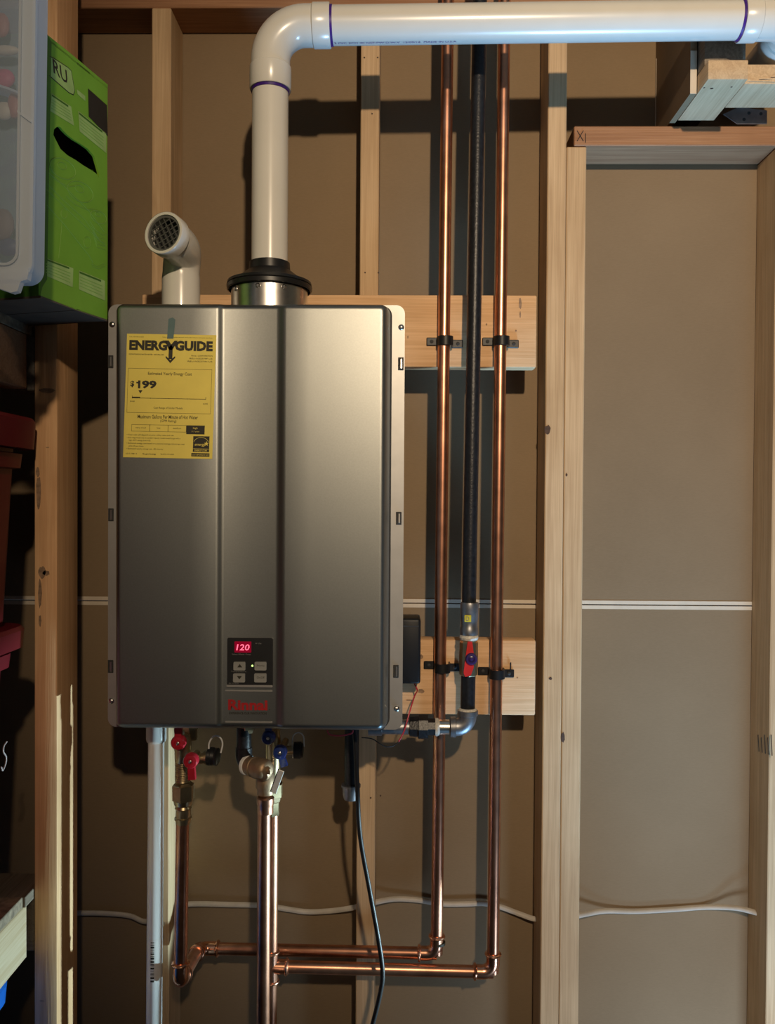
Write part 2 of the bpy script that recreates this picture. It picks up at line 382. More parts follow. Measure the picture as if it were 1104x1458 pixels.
# marks on the timber
def blot(px, py, t, rx, rz, mat, parent, name, seed=0, lift=0.0004, n=14):
    rnd = random.Random(seed); c = P(px, py, t)
    pts = [c+V((rx*(1+0.35*(rnd.random()-0.5))*math.cos(2*math.pi*i/n), -lift, rz*(1+0.35*(rnd.random()-0.5))*math.sin(2*math.pi*i/n))) for i in range(n)]
    return MB().prism(pts, (0, lift*0.8, 0)).build(name, M[mat], parent)
blot(780, 612, 0.089, 0.006, 0.009, 'knot', wb, 'knot', 1); blot(784, 966, 0.089, 0.003, 0.003, 'knot', wb, 'knot', 2)
blot(802, 1050, 0.089, 0.0035, 0.010, 'knot', wb, 'knot', 3)
blot(807, 676, 0.089, 0.002, 0.003, 'knot', wb, 'knot', 4); blot(542, 1135-2, 0.089, 0.0015, 0.002, 'knot', wb, 'nail_hole', 5)
for i, (a, b2) in enumerate(((519, 82), (538, 82), (530, 162), (520, 388), (539, 388), (528, 1136))): blot(a, b2, 0.089, 0.0016, 0.0016, 'knot', wb, 'nail_hole', 10+i)
def stroke(pts, r, mat, parent, name):
    return MB().sweep(pts, r, 6, flat=1.0).build(name, M[mat], parent)
for a in (((822, 186), (831, 201)), ((831, 186), (822, 201)), ((834, 190), (834, 203))):
    stroke([P(a[0][0], a[0][1], 0.0912), P(a[1][0], a[1][1], 0.0912)], 0.0008, 'marker', wb, 'pencil_mark')
n_ = V((1, 0, 0))
for i in range(5):
    x = 1080+i*4.6; p0 = V((xd-0.0002, 0, 0))
    stroke([hit(x, 1046+(i % 2)*4, p0, n_), hit(x+1.5, 1070+i*1.5, p0, n_)], 0.0009, 'marker', wb, 'marker_stroke')

# ---------------------------------------------------------------- boards and blocks
def board(name, x0, x1, z0, z1, t0, t1, mat, label, cat, group=None, bev=0.003):
    return tag(MB().box((x0, -t1, z0), (x1, -t0, z1), bev, 2).build(name, M[mat]), label, cat, group)
ub = board('mounting_board', P(202, 470, 0.127).x, P(764.5, 470, 0.127).x, P(680, 523, 0.127).z, P(680, 420, 0.127).z, 0.0896, 0.127, 'board',
      'pale pine mounting board behind the top of the water heater, holding the upper pipe clamps', 'board', 'mounting boards across the studs')
lb = board('mounting_board', P(230, 960, 0.127).x, P(763, 960, 0.127).x, P(680, 1018, 0.127).z, P(680, 911, 0.127).z, 0.0896, 0.127, 'board',
      'pale pine mounting board behind the red-handled gas valve, holding the lower pipe clamps', 'board', 'mounting boards across the studs')
for o_, L in ((ub, ((741, 432, .0028, .010), (741, 448, .0015, .006), (735, 471, .0018, .0018), (693, 462, .0014, .002), (581, 480, .001, .003))), (lb, ((600, 984, .006, .004), (600, 935, .004, .004), (583, 997, .006, .0012), (737, 965, .0015, .001)))):
    for i, (a, b2, rx, rz) in enumerate(L): blot(a, b2, 0.127, rx, rz, 'dirt' if i else 'dirt', o_, 'knot', i+30)

# blocking above the header, upper right corner
zb0 = P(1030, 113, 0.256).z; 
bx0, bx1 = 0.5170, P(1066, 113, 0.256).x
b1 = board('blocking', bx0, bx1, zb0, P(1030, 85, 0.256).z, 0.100, 0.256, 'block', 'pale two-by-four block with sawn end toward the room, above door header', 'lumber', bev=0.002)
for i, (a, b2) in enumerate(((1003, 125), (1014, 126), (1042, 124))):
    q = hitz(a, b2, zb0-0.0003); MB().lathe(q, Z_, [(0, 0.0018+0.001*(i == 1)), (0.0006, 0.0018)], 10).build('nail_hole', M['knot'], b1)
board('blocking', bx0+0.001, bx1+0.004, P(1030, 85, 0.256).z+0.001, P(1030, 20, 0.25).z, 0.0, 0.235, 'grey_wood', 'grey weathered block standing on the pale block beneath white vent pipe', 'lumber', bev=0.002)
z2 = P(1080, 112, 0.2).z
b2_ = board('blocking', bx1+0.006, bx1+0.30, P(1060, 154, 0.135).z, P(1060, 154, 0.135).z+0.034, 0.135, 0.225, 'block', 'splintered pine block running right beneath the vent elbow', 'lumber', bev=0.002)
zz = P(1060, 154, 0.135).z
for i in range(5):
    px = bx1+0.03+i*0.02
    MB().prism([(px-0.02, -0.2255, zz+0.004+0.003*i), (px+0.04, -0.2255, zz+0.002+0.004*i), (px+0.045, -0.2255, zz+0.008+0.004*i)], (0, -0.0015-0.0008*i, 0)).build('splinter', M['block'], b2_)
gx = 0.5045; gz0 = zb0 + 0.0005; gt_ = 0.204
gus = tag(MB().box((gx, -gt_, gz0), (gx+0.0112, -0.001, 2.36)).build('wallboard_strip', M['drywall']), 'brown wallboard strip standing edge-out left of pale block', 'wallboard')
MB().box((gx, -gt_-0.0006, gz0), (gx+0.0112, -gt_-0.0001, gz0+0.075)).build('cut_edge', M['paper_edge'], gus)
MB().box((gx-0.0006, -0.006, gz0+0.002), (gx-0.0001, -0.001, 2.3)).build('paper_edge', M['paper_edge'], gus)
# metal bracket
c = P(1070, 168, 0.095)
br = tag(MB().prism([P(1030, 163, 0.096), P(1052, 153, 0.096), P(1092, 158, 0.096), P(1092, 177, 0.096), P(1050, 177, 0.096)], (0, -0.002, 0)).build('metal_bracket', M['galv']), 'dark metal framing bracket on the door header under the blocks', 'bracket')
for i, (a, b2) in enumerate(((1067, 161), (1084, 162), (1060, 170))): MB().lathe(P(a, b2, 0.0981), Y_, [(0, 0.0032), (0.001, 0.0032)], 10).build('bolt_hole', M['seam'], br)

# ================================================================== WATER HEATER
TF = 0.335; TP = 0.375
hx0, hx1 = P(154, 740, TF).x, P(575, 740, TF).x
hz1 = P(365, 434, TF).z; hz0 = P(365, 1037, TF).z
heater = thing('water_heater', ((hx0+hx1)/2, -0.25, hz0), 'silver wall-hung tankless water heater with yellow energy label', 'water heater')
MB().box((hx0+0.006, -0.315, hz0+0.004), (hx1-0.006, -0.128, hz1-0.004), 0.008, 2).build('casing', M['flange'], heater)
cxh, czh = (hx0+hx1)/2, (hz0+hz1)/2
pts = [V((a+cxh, -0.314, b+czh)) for a, b in rrect(hx1-hx0, hz1-hz0, 0.014)]
MB().prism(pts, (0, -(TF-0.314), 0)).build('side_flange', M['flange'], heater)
cx0, cx1 = P(167.5, 740, TF+0.01).x, P(554.5, 740, TF+0.01).x
cz1, cz0 = P(365, 430, TP-0.012).z, P(365, 1041, TP-0.012).z
pts = [V((a+(cx0+cx1)/2, -TF+0.002, b+(cz0+cz1)/2)) for a, b in rrect(cx1-cx0+0.005, cz1-cz0+0.001, 0.016)]
MB().prism(pts, (0, -0.0028, 0)).build('cover_gap_shade', M['seam'], heater)  # dark strip put in for the shaded gap between cover and flange
# front cover : height field with a recessed centre bay
s0, s1 = P(307, 740, TP).x, P(319.5, 740, TP-0.008).x
s2, s3 = P(393, 740, TP-0.008).x, P(407, 740, TP).x
DEP = 0.0052
def prof(x):
    def ss(t): t = max(0, min(1, t)); return t*t*(3-2*t)
    return TP-TF - DEP*(ss((x-s0)/(s1-s0)) - ss((x-s2)/(s3-s2)))
RC = 0.016; RE = 0.013
def sd(x, z):
    qx = abs(x-(cx0+cx1)/2)-((cx1-cx0)/2-RC); qz = abs(z-(cz0+cz1)/2)-((cz1-cz0)/2-RC)
    return -(math.hypot(max(qx, 0), max(qz, 0))+min(max(qx, qz), 0)-RC)
def hfun(x, z):
    d = sd(x, z)
    if d <= 0: return -0.004
    k = 1 if d >= RE else math.sqrt(max(0, 1-(1-d/RE)**2))
    return -0.002+(prof(x)+0.002)*k
def samples(a, b, extra):
    e = [RC*(1-math.cos(math.pi/2*i/10)) for i in range(11)]+[RC*1.2]
    s = [a+v for v in e]+[b-v for v in e]
    for (p, q, n) in extra: s += [p+(q-p)*i/n for i in range(n+1)]
    s = sorted(s); o = [s[0]]
    for v in s[1:]:
        if v-o[-1] > 2e-4: o.append(v)
    return o
xs = samples(cx0, cx1, [(s0, s1, 6), (s2, s3, 6), (cx0+0.03, cx1-0.03, 8)])
zs = samples(cz0, cz1, [(cz0+0.03, cz1-0.03, 10)])
bm = bmesh.new()
G = [[bm.verts.new((x, -(TF+hfun(x, z)), z)) for x in xs] for z in zs]
for j in range(len(zs)-1):
    for i in range(len(xs)-1): bm.faces.new((G[j][i], G[j][i+1], G[j+1][i+1], G[j+1][i]))
mb = MB(); mb.bm.free(); mb.bm = bm
cover = mb.build('front_cover', M['silver'], heater, 50)
# slots and screws in the side flanges
for (a, b2) in ((157.5, 515), (158, 733), (157.5, 949), (571, 518), (568, 738), (564, 956)):
    q = P(a, b2, TF+0.0004)
    sl = MB().box((q.x-0.0045, -TF-0.0008, q.z-0.0105), (q.x+0.0045, -TF+0.002, q.z+0.0105), 0.0006).build('clip_slot', M['seam'], heater)
    MB().box((q.x-0.0008, -TF-0.0022, q.z-0.008), (q.x+0.0026, -TF-0.0006, q.z+0.008), 0.0006).build('spring_clip', M['steel'], sl)
for (a, b2) in ((160, 462), (158.5, 998), (571.5, 466), (565, 1009)):
    q = P(a, b2, TF); MB().lathe(q, -Y_, [(0, 0.0048), (0.0006, 0.0048), (0.002, 0.0038), (0.0028, 0.0018), (0.003, 0.0001)], 16).build('screw', M['steel'], heater)
# energy label (slightly rotated)
TL = TP+0.0006
c00, c10, c01 = P(175.3, 651, TL), P(302.3, 653.5, TL), P(181, 475, TL)
lux = (c10-c00).normalized(); luy = (Y_.cross(lux)*-1).normalized(); luy = V((-lux.z, 0, lux.x))
LW, LH = (c10-c00).length, (c01-c00).length
# keep the measured lean of the sides
luy = (c01-c00).normalized()
def L(u, v): return c00+lux*(u*LW)+luy*(v*LH)
lab = MB().prism([L(0, 0), L(1, 0), L(1, 1), L(0, 1)], (0, 0.0004, 0)).build('energy_label', M['yellow'], heater, label='yellow energy guide label, slightly crooked')
def lt(s, u, v, w_, h_, bold=0.0, name='lettering', mat='ink', par=lab): return text(s, L(u, v), lux, luy, w_*LW, h_*LH, M[mat], par, name, bold)
def lrect(u0, v0, u1, v1, mat='ink', name='print_block', lift=0.0002):
    return MB().prism([L(a, b)-V((0, lift, 0)) for a, b in ((u0, v0), (u1, v0), (u1, v1), (u0, v1))], (0, -0.0001, 0)).build(name, M[mat], lab)
def lframe(u0, v0, u1, v1, t=0.003):
    m = MB()
    for (a, b, c_, d) in ((u0, v0, u1, v0+t*0.7), (u0, v1-t*0.7, u1, v1), (u0, v0, u0+t, v1), (u1-t, v0, u1, v1)):
        m.prism([L(*q)-V((0, 0.0002, 0)) for q in ((a, b), (c_, b), (c_, d), (a, d))], (0, -0.0001, 0))
    m.build('print_frame', M['ink'], lab)
lt('U.S. Government', 0.03, 0.972, 0.16, 0.008); lt('Federal law prohibits removal of this label before consumer purchase.', 0.40, 0.972, 0.56, 0.008)
lt('ENERG', 0.03, 0.868, 0.425, 0.082, 0.055, 'wordmark'); lt('GUIDE', 0.54, 0.868, 0.425, 0.082, 0.055, 'wordmark')
# Y with an arrow tail
m = MB()
for poly in (((0.425, 0.95), (0.47, 0.95), (0.515, 0.90), (0.515, 0.875), (0.475, 0.875)), ((0.57, 0.95), (0.535, 0.95), (0.475, 0.895), (0.475, 0.875), (0.515, 0.875)), ((0.473, 0.90), (0.517, 0.90), (0.517, 0.80), (0.473, 0.80)), ((0.445, 0.825), (0.495, 0.79), (0.495, 0.768), (0.440, 0.812)), ((0.545, 0.825), (0.495, 0.79), (0.495, 0.768), (0.550, 0.812))):
    m.prism([L(*q)-V((0, 0.0003, 0)) for q in poly], (0, -0.0001, 0))
m.build('wordmark', M['ink'], lab)
lt('INSTANTANEOUS WATER HEATER - NATURAL GAS', 0.03, 0.83, 0.39, 0.010, 0.01)
lt('Rinnai  CORPORATION', 0.73, 0.826, 0.235, 0.011); lt('REU-N3237FF-US', 0.71, 0.803, 0.255, 0.011); lt('REU-N3237W-US', 0.69, 0.780, 0.275, 0.011)
lframe(0.025, 0.363, 0.965, 0.722)
lt('Estimated Yearly Energy Cost', 0.25, 0.664, 0.49, 0.030, 0.006)
lt('$', 0.055, 0.568, 0.045, 0.052, 0.03, 'price'); lt('99', 0.185, 0.560, 0.165, 0.064, 0.045, 'price')
for q4 in ((0.142, 0.560, 0.168, 0.624), (0.122, 0.600, 0.143, 0.612)): lrect(*q4, name='price')
MB().prism([L(*q)-V((0, 0.0002, 0)) for q in ((0.148, 0.545), (0.195, 0.545), (0.171, 0.518))], (0, -0.0001, 0)).build('print_arrow', M['ink'], lab)
lrect(0.08, 0.480, 0.905, 0.4835); lrect(0.08, 0.480, 0.17, 0.491); 
for k in range(5): lrect(0.08+k*0.206-0.001, 0.478, 0.08+k*0.206+0.003, 0.5 if k in (0, 4) else 0.485)
lt('$180', 0.06, 0.448, 0.05, 0.012); lt('$320', 0.88, 0.438, 0.05, 0.012)
lt('Cost Range of Similar Models', 0.325, 0.393, 0.325, 0.020)
lt('Maximum Gallons Per Minute of Hot Water', 0.15, 0.318, 0.675, 0.030, 0.008); lt('(GPM Rating)', 0.405, 0.285, 0.18, 0.026)
lframe(0.085, 0.212, 0.29, 0.268); lframe(0.288, 0.212, 0.495, 0.268); lframe(0.493, 0.212, 0.70, 0.268); lrect(0.70, 0.197, 0.905, 0.268)
lt('very small', 0.13, 0.234, 0.115, 0.014); lt('low', 0.37, 0.236, 0.04, 0.013); lt('medium', 0.55, 0.236, 0.09, 0.013)
lt('high', 0.775, 0.236, 0.05, 0.018, 0.01, mat='yellow'); lt('3.7 plus', 0.76, 0.212, 0.085, 0.012, mat='yellow')
lt('• Your cost will depend on your utility rates and use.', 0.035, 0.176, 0.53, 0.014, 0.004)
lt('• Cost range based only on standard capacity models fueled by gas with a', 0.035, 0.152, 0.60, 0.014); lt('high GPM rating (over 4.0).', 0.06, 0.131, 0.245, 0.014)
lt('• Estimated energy cost based on a national average natural gas cost', 0.035, 0.107, 0.65, 0.014); lt('of $1.09 per therm.', 0.06, 0.085, 0.17, 0.013)
lt('• Estimated yearly energy use: 183 therms', 0.035, 0.063, 0.41, 0.014)
lt('U317-1088-15', 0.03, 0.026, 0.125, 0.010); lt('ftc.gov/energy', 0.22, 0.022, 0.15, 0.015, 0.01); lt('76-0974 WH4004', 0.42, 0.026, 0.15, 0.010)
lrect(0.78, 0.055, 0.962, 0.182)
m = MB(); arcp = [L(0.87+0.085*math.cos(a), 0.122+0.05*math.sin(a))-V((0, 0.0004, 0)) for a in [math.radians(15+150*i/12) for i in range(13)]]
m.sweep(arcp, 0.00035, 5); m.build('emblem_arc', M['yellow'], lab)
text('energy', L(0.80, 0.098), lux, luy, 0.13*LW, 0.022*LH, M['yellow'], lab, 'emblem_script', 0.01, 0.0006, 0.4)
m = MB(); sc = L(0.93, 0.122)-V((0, 0.0004, 0))
m.prism([sc+lux*(0.0042*(1 if i % 2 == 0 else 0.4)*math.cos(math.pi/2+i*math.pi/5))+luy*(0.0042*(1 if i % 2 == 0 else 0.4)*math.sin(math.pi/2+i*math.pi/5)) for i in range(10)], (0, -0.0001, 0)); m.build('emblem_star', M['yellow'], lab)
lrect(0.785, 0.078, 0.957, 0.081, 'yellow', lift=0.0004); lt('ENERGY STAR', 0.80, 0.060, 0.14, 0.013, 0.01, mat='yellow')
lrect(0.765, 0.018, 0.968, 0.045); lt('COST REPORTED BY DOE', 0.775, 0.025, 0.185, 0.012, mat='yellow')
# teal tape strip above the label
q = [P(*a, TP+0.0012) for a in ((238, 482), (247, 482), (250, 455), (246, 452), (240, 454))]
MB().prism(q, (0, -0.0002, 0)).build('tape_strip', M['teal'], heater)
# control panel
TC = TP-DEP
def quadp(l, t_, r_, b2, dep, thick, rad=0.003):
    a, b = P(l, b2, dep), P(r_, t_, dep); ww, hh = b.x-a.x, b.z-a.z
    return [V(((a.x+b.x)/2+u, a.y, (a.z+b.z)/2+v)) for u, v in rrect(ww, hh, rad, 4)]
cp = MB().prism(quadp(324, 908, 389, 977, TC, 0.002), (0, -0.0025, 0)).build('control_panel', M['panel'], heater, label='black control panel with red digits 120')
TD = TC+0.0026
MB().prism(quadp(323.2, 975, 388.5, 977.6, TC+0.0005, .001, 0.0008), (0, -0.003, 0)).build('panel_lip', M['flange'], cp)
MB().prism(quadp(334, 913.5, 358, 929, TD, 0.001, 0.001), (0, -0.0005, 0)).build('display', M['led_window'], cp)
text('120', P(336.5, 926, TD+0.0007), X_, Z_, P(355.5, 926, TD).x-P(336.5, 926, TD).x, 0.0098, M['digit'], cp, 'display_digits', 0.012, 0.0003, 0.15)
for i, (l, t_, r_, b2) in enumerate(((333, 942, 350, 954), (332.5, 958.5, 349.5, 971), (363, 942, 380, 954), (362.5, 958.5, 380, 971))):
    MB().prism(quadp(l, t_, r_, b2, TD, 0.003, 0.0018), (0, -0.003, 0)).build('button', M['button'], cp)
    c = P((l+r_)/2, (t_+b2)/2, TD+0.0033); s = 1 if i == 0 else -1
    if i < 2: MB().prism([c+V((-0.004, 0, -0.0025*s)), c+V((0.004, 0, -0.0025*s)), c+V((0, 0, 0.0028*s))], (0, -0.0002, 0)).build('arrow_print', M['ink'], cp)
    else: text(('Priority', 'On/Off')[i-2], c+V((-0.006, 0, -0.0018)), X_, Z_, 0.012, 0.0036, M['ink'], cp, 'lettering', 0, 0.0001)
MB().ball(P(359.5, 948, TD), 0.0016, (1, 0.7, 1), 12).build('indicator_lamp', M['led'], cp)
for s, px, py, ww, hh in (('In Use', 364, 917, 8.5, 2.2), ('Select Water Temp', 330.5, 933, 27, 2.6), ('Temperature', 329, 957.3, 22, 2.2), ('MC-91-2US', 326, 974, 14, 2)):
    a = P(px, py, TD+0.0003); text(s, a, X_, Z_, ww/905, hh/905, M['pale_ink'], cp, 'lettering', 0, 0.0002)
# logo plate
for y_ in (983.5, 1028):
    MB().prism(quadp(321, y_-0.6, 388, y_+0.6, TC, .001, 0.0004), (0, -0.001, 0)).build('logo_line', M['flange'], heater)
a = P(325, 1011, TC); text('Rinnai', a, X_, Z_, 57/905, 15.5/905, M['logo_red'], heater, 'logo', 0.04, 0.0005)
text('.', P(383.5, 1011, TC), X_, Z_, 0.0015, 0.0015, M['ink'], heater, 'logo', 0.0, 0.0005)
text('EXPERIENCE OUR INNOVATION', P(326.5, 1017, TC), X_, Z_, 54/905, 3.6/905, M['ink'], heater, 'lettering', 0.02, 0.0005)
# flue adapter on top
TV = 0.29
fc = P(384, 408, TV); 
MB().lathe(V((fc.x, -TV, hz1-0.01)), Z_, [(0, 0.0634), (fc.z-hz1+0.008, 0.0634)], 48).build('flue_ring', M['alu'], heater, label='bright metal flue ring')
MB().lathe(V((fc.x, -TV, fc.z-0.008)), Z_, [(0, 0.068), (0.001, 0.0705), (0.007, 0.0710), (0.009, 0.069), (0.0095, 0.0705), (0.014, 0.0695), (0.016, 0.064), (0.021, 0.052), (0.032, 0.0375), (0.034, 0.0345), (0.047, 0.0335), (0.048, 0.031)], 48, cap=False).build('flue_collar', M['rubber'], heater, label='black rubber flue collar')
for a_ in (-8, 30, -50):
    an = math.radians(-90+a_); dr = V((math.cos(an), math.sin(an), 0))
    MB().lathe(V((fc.x, -TV, fc.z-0.014))+dr*0.0632, dr, [(0, 0.004), (0.001, 0.004), (0.003, 0.002), (0.0032, 0.0002)], 12).build('screw', M['steel'], heater)

# ================================================================== WHITE VENT PIPE
vx = P(384.5, 300, TV).x
RP = 0.0302; RS = 0.0345; RB = 0.0325
hl, hr_ = P(500, 36, TV), P(1000, 29, TV)
hd_ = (hr_-hl).normalized()
corner = V((vx, -TV, (hl+hd_*((vx-hl.x)/hd_.x)).z))
vent = thing('vent_pipe', (vx, -TV, fc.z+0.02), 'fat white plastic vent pipe rising from heater and running along the top', 'pipe')
arcp, T1 = arc(corner, -Z_, hd_, 0.058, 14)
zs_ = P(384, 97, TV).z; ze_ = P(384, 129, TV).z
xs0 = P(447, 35, TV).x; xs1 = P(471, 35, TV).x
MB().sweep([V((vx, -TV, fc.z+0.03)), V((vx, -TV, corner.z-T1))], RP, 40).build('pipe', M['pvc'], vent)
pth = [V((vx, -TV, ze_)), V((vx, -TV, ze_+0.0015)), V((vx, -TV, zs_)), V((vx, -TV, zs_+0.002))]+arcp+[corner+hd_*(xs0-vx-0.002), corner+hd_*(xs0-vx), corner+hd_*(xs1-vx-0.0015), corner+hd_*(xs1-vx)]
MB().sweep(pth, [RS-0.001, RS, RS, RB]+[RB]*len(arcp)+[RB, RS, RS, RS-0.001], 40).build('elbow', M['pvc'], vent)
MB().sweep([V((vx, -TV, ze_-0.0045)), V((vx, -TV, ze_+0.001))], RP+0.0012, 40).build('primer_ring', M['primer'], vent, label='purple primer smear at the joint')
MB().sweep([corner+hd_*(xs1-vx-0.001), corner+hd_*(xs1-vx+0.004)], RP+0.0009, 40).build('primer_ring', M['primer'], vent, label='purple primer smear at the joint')
xe = P(1054, 30, TV).x; ce = corner+hd_*(P(1078, 30, TV).x+0.070-vx)
MB().sweep([corner+hd_*0.05, corner+hd_*(xe-vx+0.005)], RP, 40).build('pipe', M['pvc'], vent)
MB().sweep([corner+hd_*(xe-vx-0.004), corner+hd_*(xe-vx+0.001)], RP+0.0012, 40).build('primer_ring', M['primer'], vent, label='purple primer smear at the joint')
arc2, T2 = arc(ce, -hd_, Y_, 0.050, 14)
se = xe+0.027
pth = [corner+hd_*(xe-vx), corner+hd_*(xe-vx+0.0015), corner+hd_*(se-vx), corner+hd_*(se-vx+0.002)]+arc2+[ce+Y_*(T2+0.001), ce+Y_*(T2+0.003), ce+Y_*(T2+0.03)]
MB().sweep(pth, [RS-0.001, RS, RS, RB]+[RB]*len(arc2)+[RB, RS+0.001, RS+0.001], 40).build('elbow', M['pvc'], vent)
MB().sweep([ce+Y_*(T2+0.02), V((ce.x, 0.0, ce.z))], RP, 32).build('pipe', M['pvc'], vent)
# small print along the underside
vd = (CAM-P(560, 60, TV)); vd = (vd-hd_*vd.dot(hd_)).normalized(); lo_ = (-UP-hd_*(-UP).dot(hd_)).normalized()
n1 = (Matrix.Rotation(math.radians(62), 3, hd_) @ vd)
if n1.z > vd.z: n1 = (Matrix.Rotation(math.radians(-62), 3, hd_) @ vd)
q0 = corner+hd_*(P(476, 60, TV).x-vx)+n1*(RP+0.0004); upv = n1.cross(hd_).normalized()
if upv.dot(vd) < 0: upv = -upv
text('2 PVC SCH 40 NSF-PW D.W.V  12/09/16  MADE IN U.S.A', q0, hd_, upv, P(650, 60, TV).x-P(476, 60, TV).x, 0.0045, M['primer_ink'], vent, 'pipe_print', 0.0, 0.0)

# ================================================================== INTAKE ELBOW
TI = 0.275
ib = P(258, 421, TI)
intake = thing('intake_elbow', ib, 'short white intake elbow with dark mesh grille, turned toward the room', 'pipe')
oc = P(232.5, 331, 0.365); od = V((-0.30, -1, 0.10)).normalized()
top = V((ib.x, -TI, P(258, 397, TI).z))
pth = [V((ib.x, -TI, hz1-0.0035)), top]
A_, B_, C_, D_ = top, top+V((0.0, 0.0, 0.042)), oc-od*0.075, oc-od*0.022
for i in range(1, 15):
    t_ = i/14; pth.append(A_*(1-t_)**3+B_*3*t_*(1-t_)**2+C_*3*t_*t_*(1-t_)+D_*t_**3)
rad = [0.0318, 0.0318]+[0.0308]*14
pth += [oc-od*0.0215, oc-od*0.001, oc]; rad += [0.0345, 0.0345, 0.0338]
pth += [oc-od*0.0005, oc-od*0.02]; rad += [0.0285, 0.0285]
mb = MB(); mb.sweep(pth[:-2], rad[:-2], 36, cap=False)
mb.lathe(oc-od*0.0005, -od, [(0, 0.0338), (-0.0005, 0.032), (0, 0.0295), (0.03, 0.0285)], 36, cap=False)
mb.build('elbow', M['pvc'], intake)
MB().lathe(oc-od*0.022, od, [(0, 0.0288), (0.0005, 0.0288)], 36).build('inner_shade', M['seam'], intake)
u_, v_ = od.cross(Z_).normalized(), None; v_ = u_.cross(od).normalized()
ra = math.radians(-28); gu = u_*math.cos(ra)+v_*math.sin(ra); gv = -u_*math.sin(ra)+v_*math.cos(ra)
mb = MB(); gc = oc-od*0.005
for k in range(-3, 4):
    off = k*0.0085
    if abs(off) < 0.027:
        ln = 2*math.sqrt(0.0278**2-off**2)
        mb.obox(gc+gv*off, (gu, gv, od), (ln, 0.0011, 0.002)); mb.obox(gc+gu*off, (gv, gu, od), (ln, 0.0011, 0.002))
M['grille'] = plain('grey_grille', (0.10, 0.10, 0.095), 0.5)
mb.build('grille', M['grille'], intake)
mb = MB().lathe(oc-od*0.006, od, [(0, 0.0255), (0, 0.0292), (0.003, 0.0292), (0.003, 0.0255), (0, 0.0255)], 36, cap=False); mb.build('grille_rim', M['grille'], intake)
MB().lathe(V((ib.x, -TI, hz1-0.0038)), Z_, [(0, 0.036), (0.006, 0.036), (0.0085, 0.034)], 32).build('base_gasket', M['rubber'], intake)

# ================================================================== COPPER PIPING
RC_ = 0.0111
def fit_elbow(corner, a, b, parent, mat='copper_bright', R=0.019, r=RC_+0.0016, sock=0.017):
    a = a.normalized(); b = b.normalized(); ap, T = arc(corner, a, b, R, 10)
    pth = [corner+a*(T+sock)]+[corner+a*(T+0.001)]+ap+[corner+b*(T+0.001)]+[corner+b*(T+sock)]
    MB().sweep(pth, r, 24).build('elbow', M[mat], parent)
    for d in (a, b):
        p = corner+d*(T+sock-0.003)
        MB().lathe(p-d*0.003, d, [(0, r), (0.0015, r+0.0024), (0.003, r+0.003), (0.0045, r+0.0024), (0.006, r)], 24, cap=False).build('press_ring', M[mat], parent)
def pipe(p, q, parent, r=RC_, mat='copper', seg=24, name='pipe'): return MB().sweep([p, q], r, seg).build(name, M[mat], parent)
TH = 0.295
hot_top = P(260, 1165, TH); hx = P(258, 1280, TH).x
hotb = V((P(257, 1395, TH).x, -TH, P(257, 1396, TH).z)); hott = P(260, 1171.5, TH)
h2 = P(284, 1350, 0.112); h3 = P(622, 1357.5, 0.141)
c1t = P(640.5, 6, 0.144); c1t = h3+(P(637, 100, 0.144)-h3)*1.12; c1t.z = 2.498
hot = thing('copper_line', h3, 'hot copper line from the red valves, looping low and rising as left riser', 'pipe', 'copper water lines')
pipe(hott, hotb+V((0, 0, 0.02)), hot); pipe(hotb, h2, hot); pipe(h2, h3, hot)
ct_dir = (P(637, 100, 0.144)-h3).normalized(); c1t = h3+ct_dir*((2.498-h3.z)/ct_dir.z)
pipe(h3, c1t, hot)
fit_elbow(hotb, hott-hotb, h2-hotb, hot); fit_elbow(h2, hotb-h2, h3-h2, hot); fit_elbow(h3, h2-h3, c1t-h3, hot)
TCo = 0.165
k0 = P(386.5, 1376, TCo); k1 = P(702, 1384, 0.146); kd = (P(717.5, 100, 0.144)-k1).normalized(); c2t = k1+kd*((2.498-k1.z)/kd.z)
cold = thing('copper_line', k0, 'cold water copper line with tee, lower horizontal pipe and the right riser', 'pipe', 'copper water lines')
kt = P(388.5, 1159.8, TCo); kb = V((k0.x-0.001, k0.y, 0.40))
pipe(kt, kb, cold); pipe(k0, k1, cold); pipe(k1, c2t, cold)
fit_elbow(k1, k0-k1, c2t-k1, cold)
rt_ = RC_+0.0016
mb = MB().sweep([k0+V((0, 0, 0.03)), k0-V((0, 0, 0.03))], rt_, 24); mb.sweep([k0, k0+(k1-k0).normalized()*0.032], rt_, 24); mb.build('tee', M['copper_bright'], cold)
for p, d in ((k0+V((0, 0, 0.027)), Z_), (k0-V((0, 0, 0.027)), Z_), (k0+(k1-k0).normalized()*0.028, (k1-k0).normalized())):
    MB().lathe(p-d*0.003, d, [(0, rt_), (0.0015, rt_+0.0024), (0.003, rt_+0.003), (0.0045, rt_+0.0024), (0.006, rt_)], 24, cap=False).build('press_ring', M['copper_bright'], cold)
# label band on the left riser's elbow
MB().lathe(P(624.5, 1341, 0.141)-V((0, 0, .004)), Z_, [(0, 0.0129), (0.0045, 0.0129)], 24).build('size_mark', M['ink'], hot)

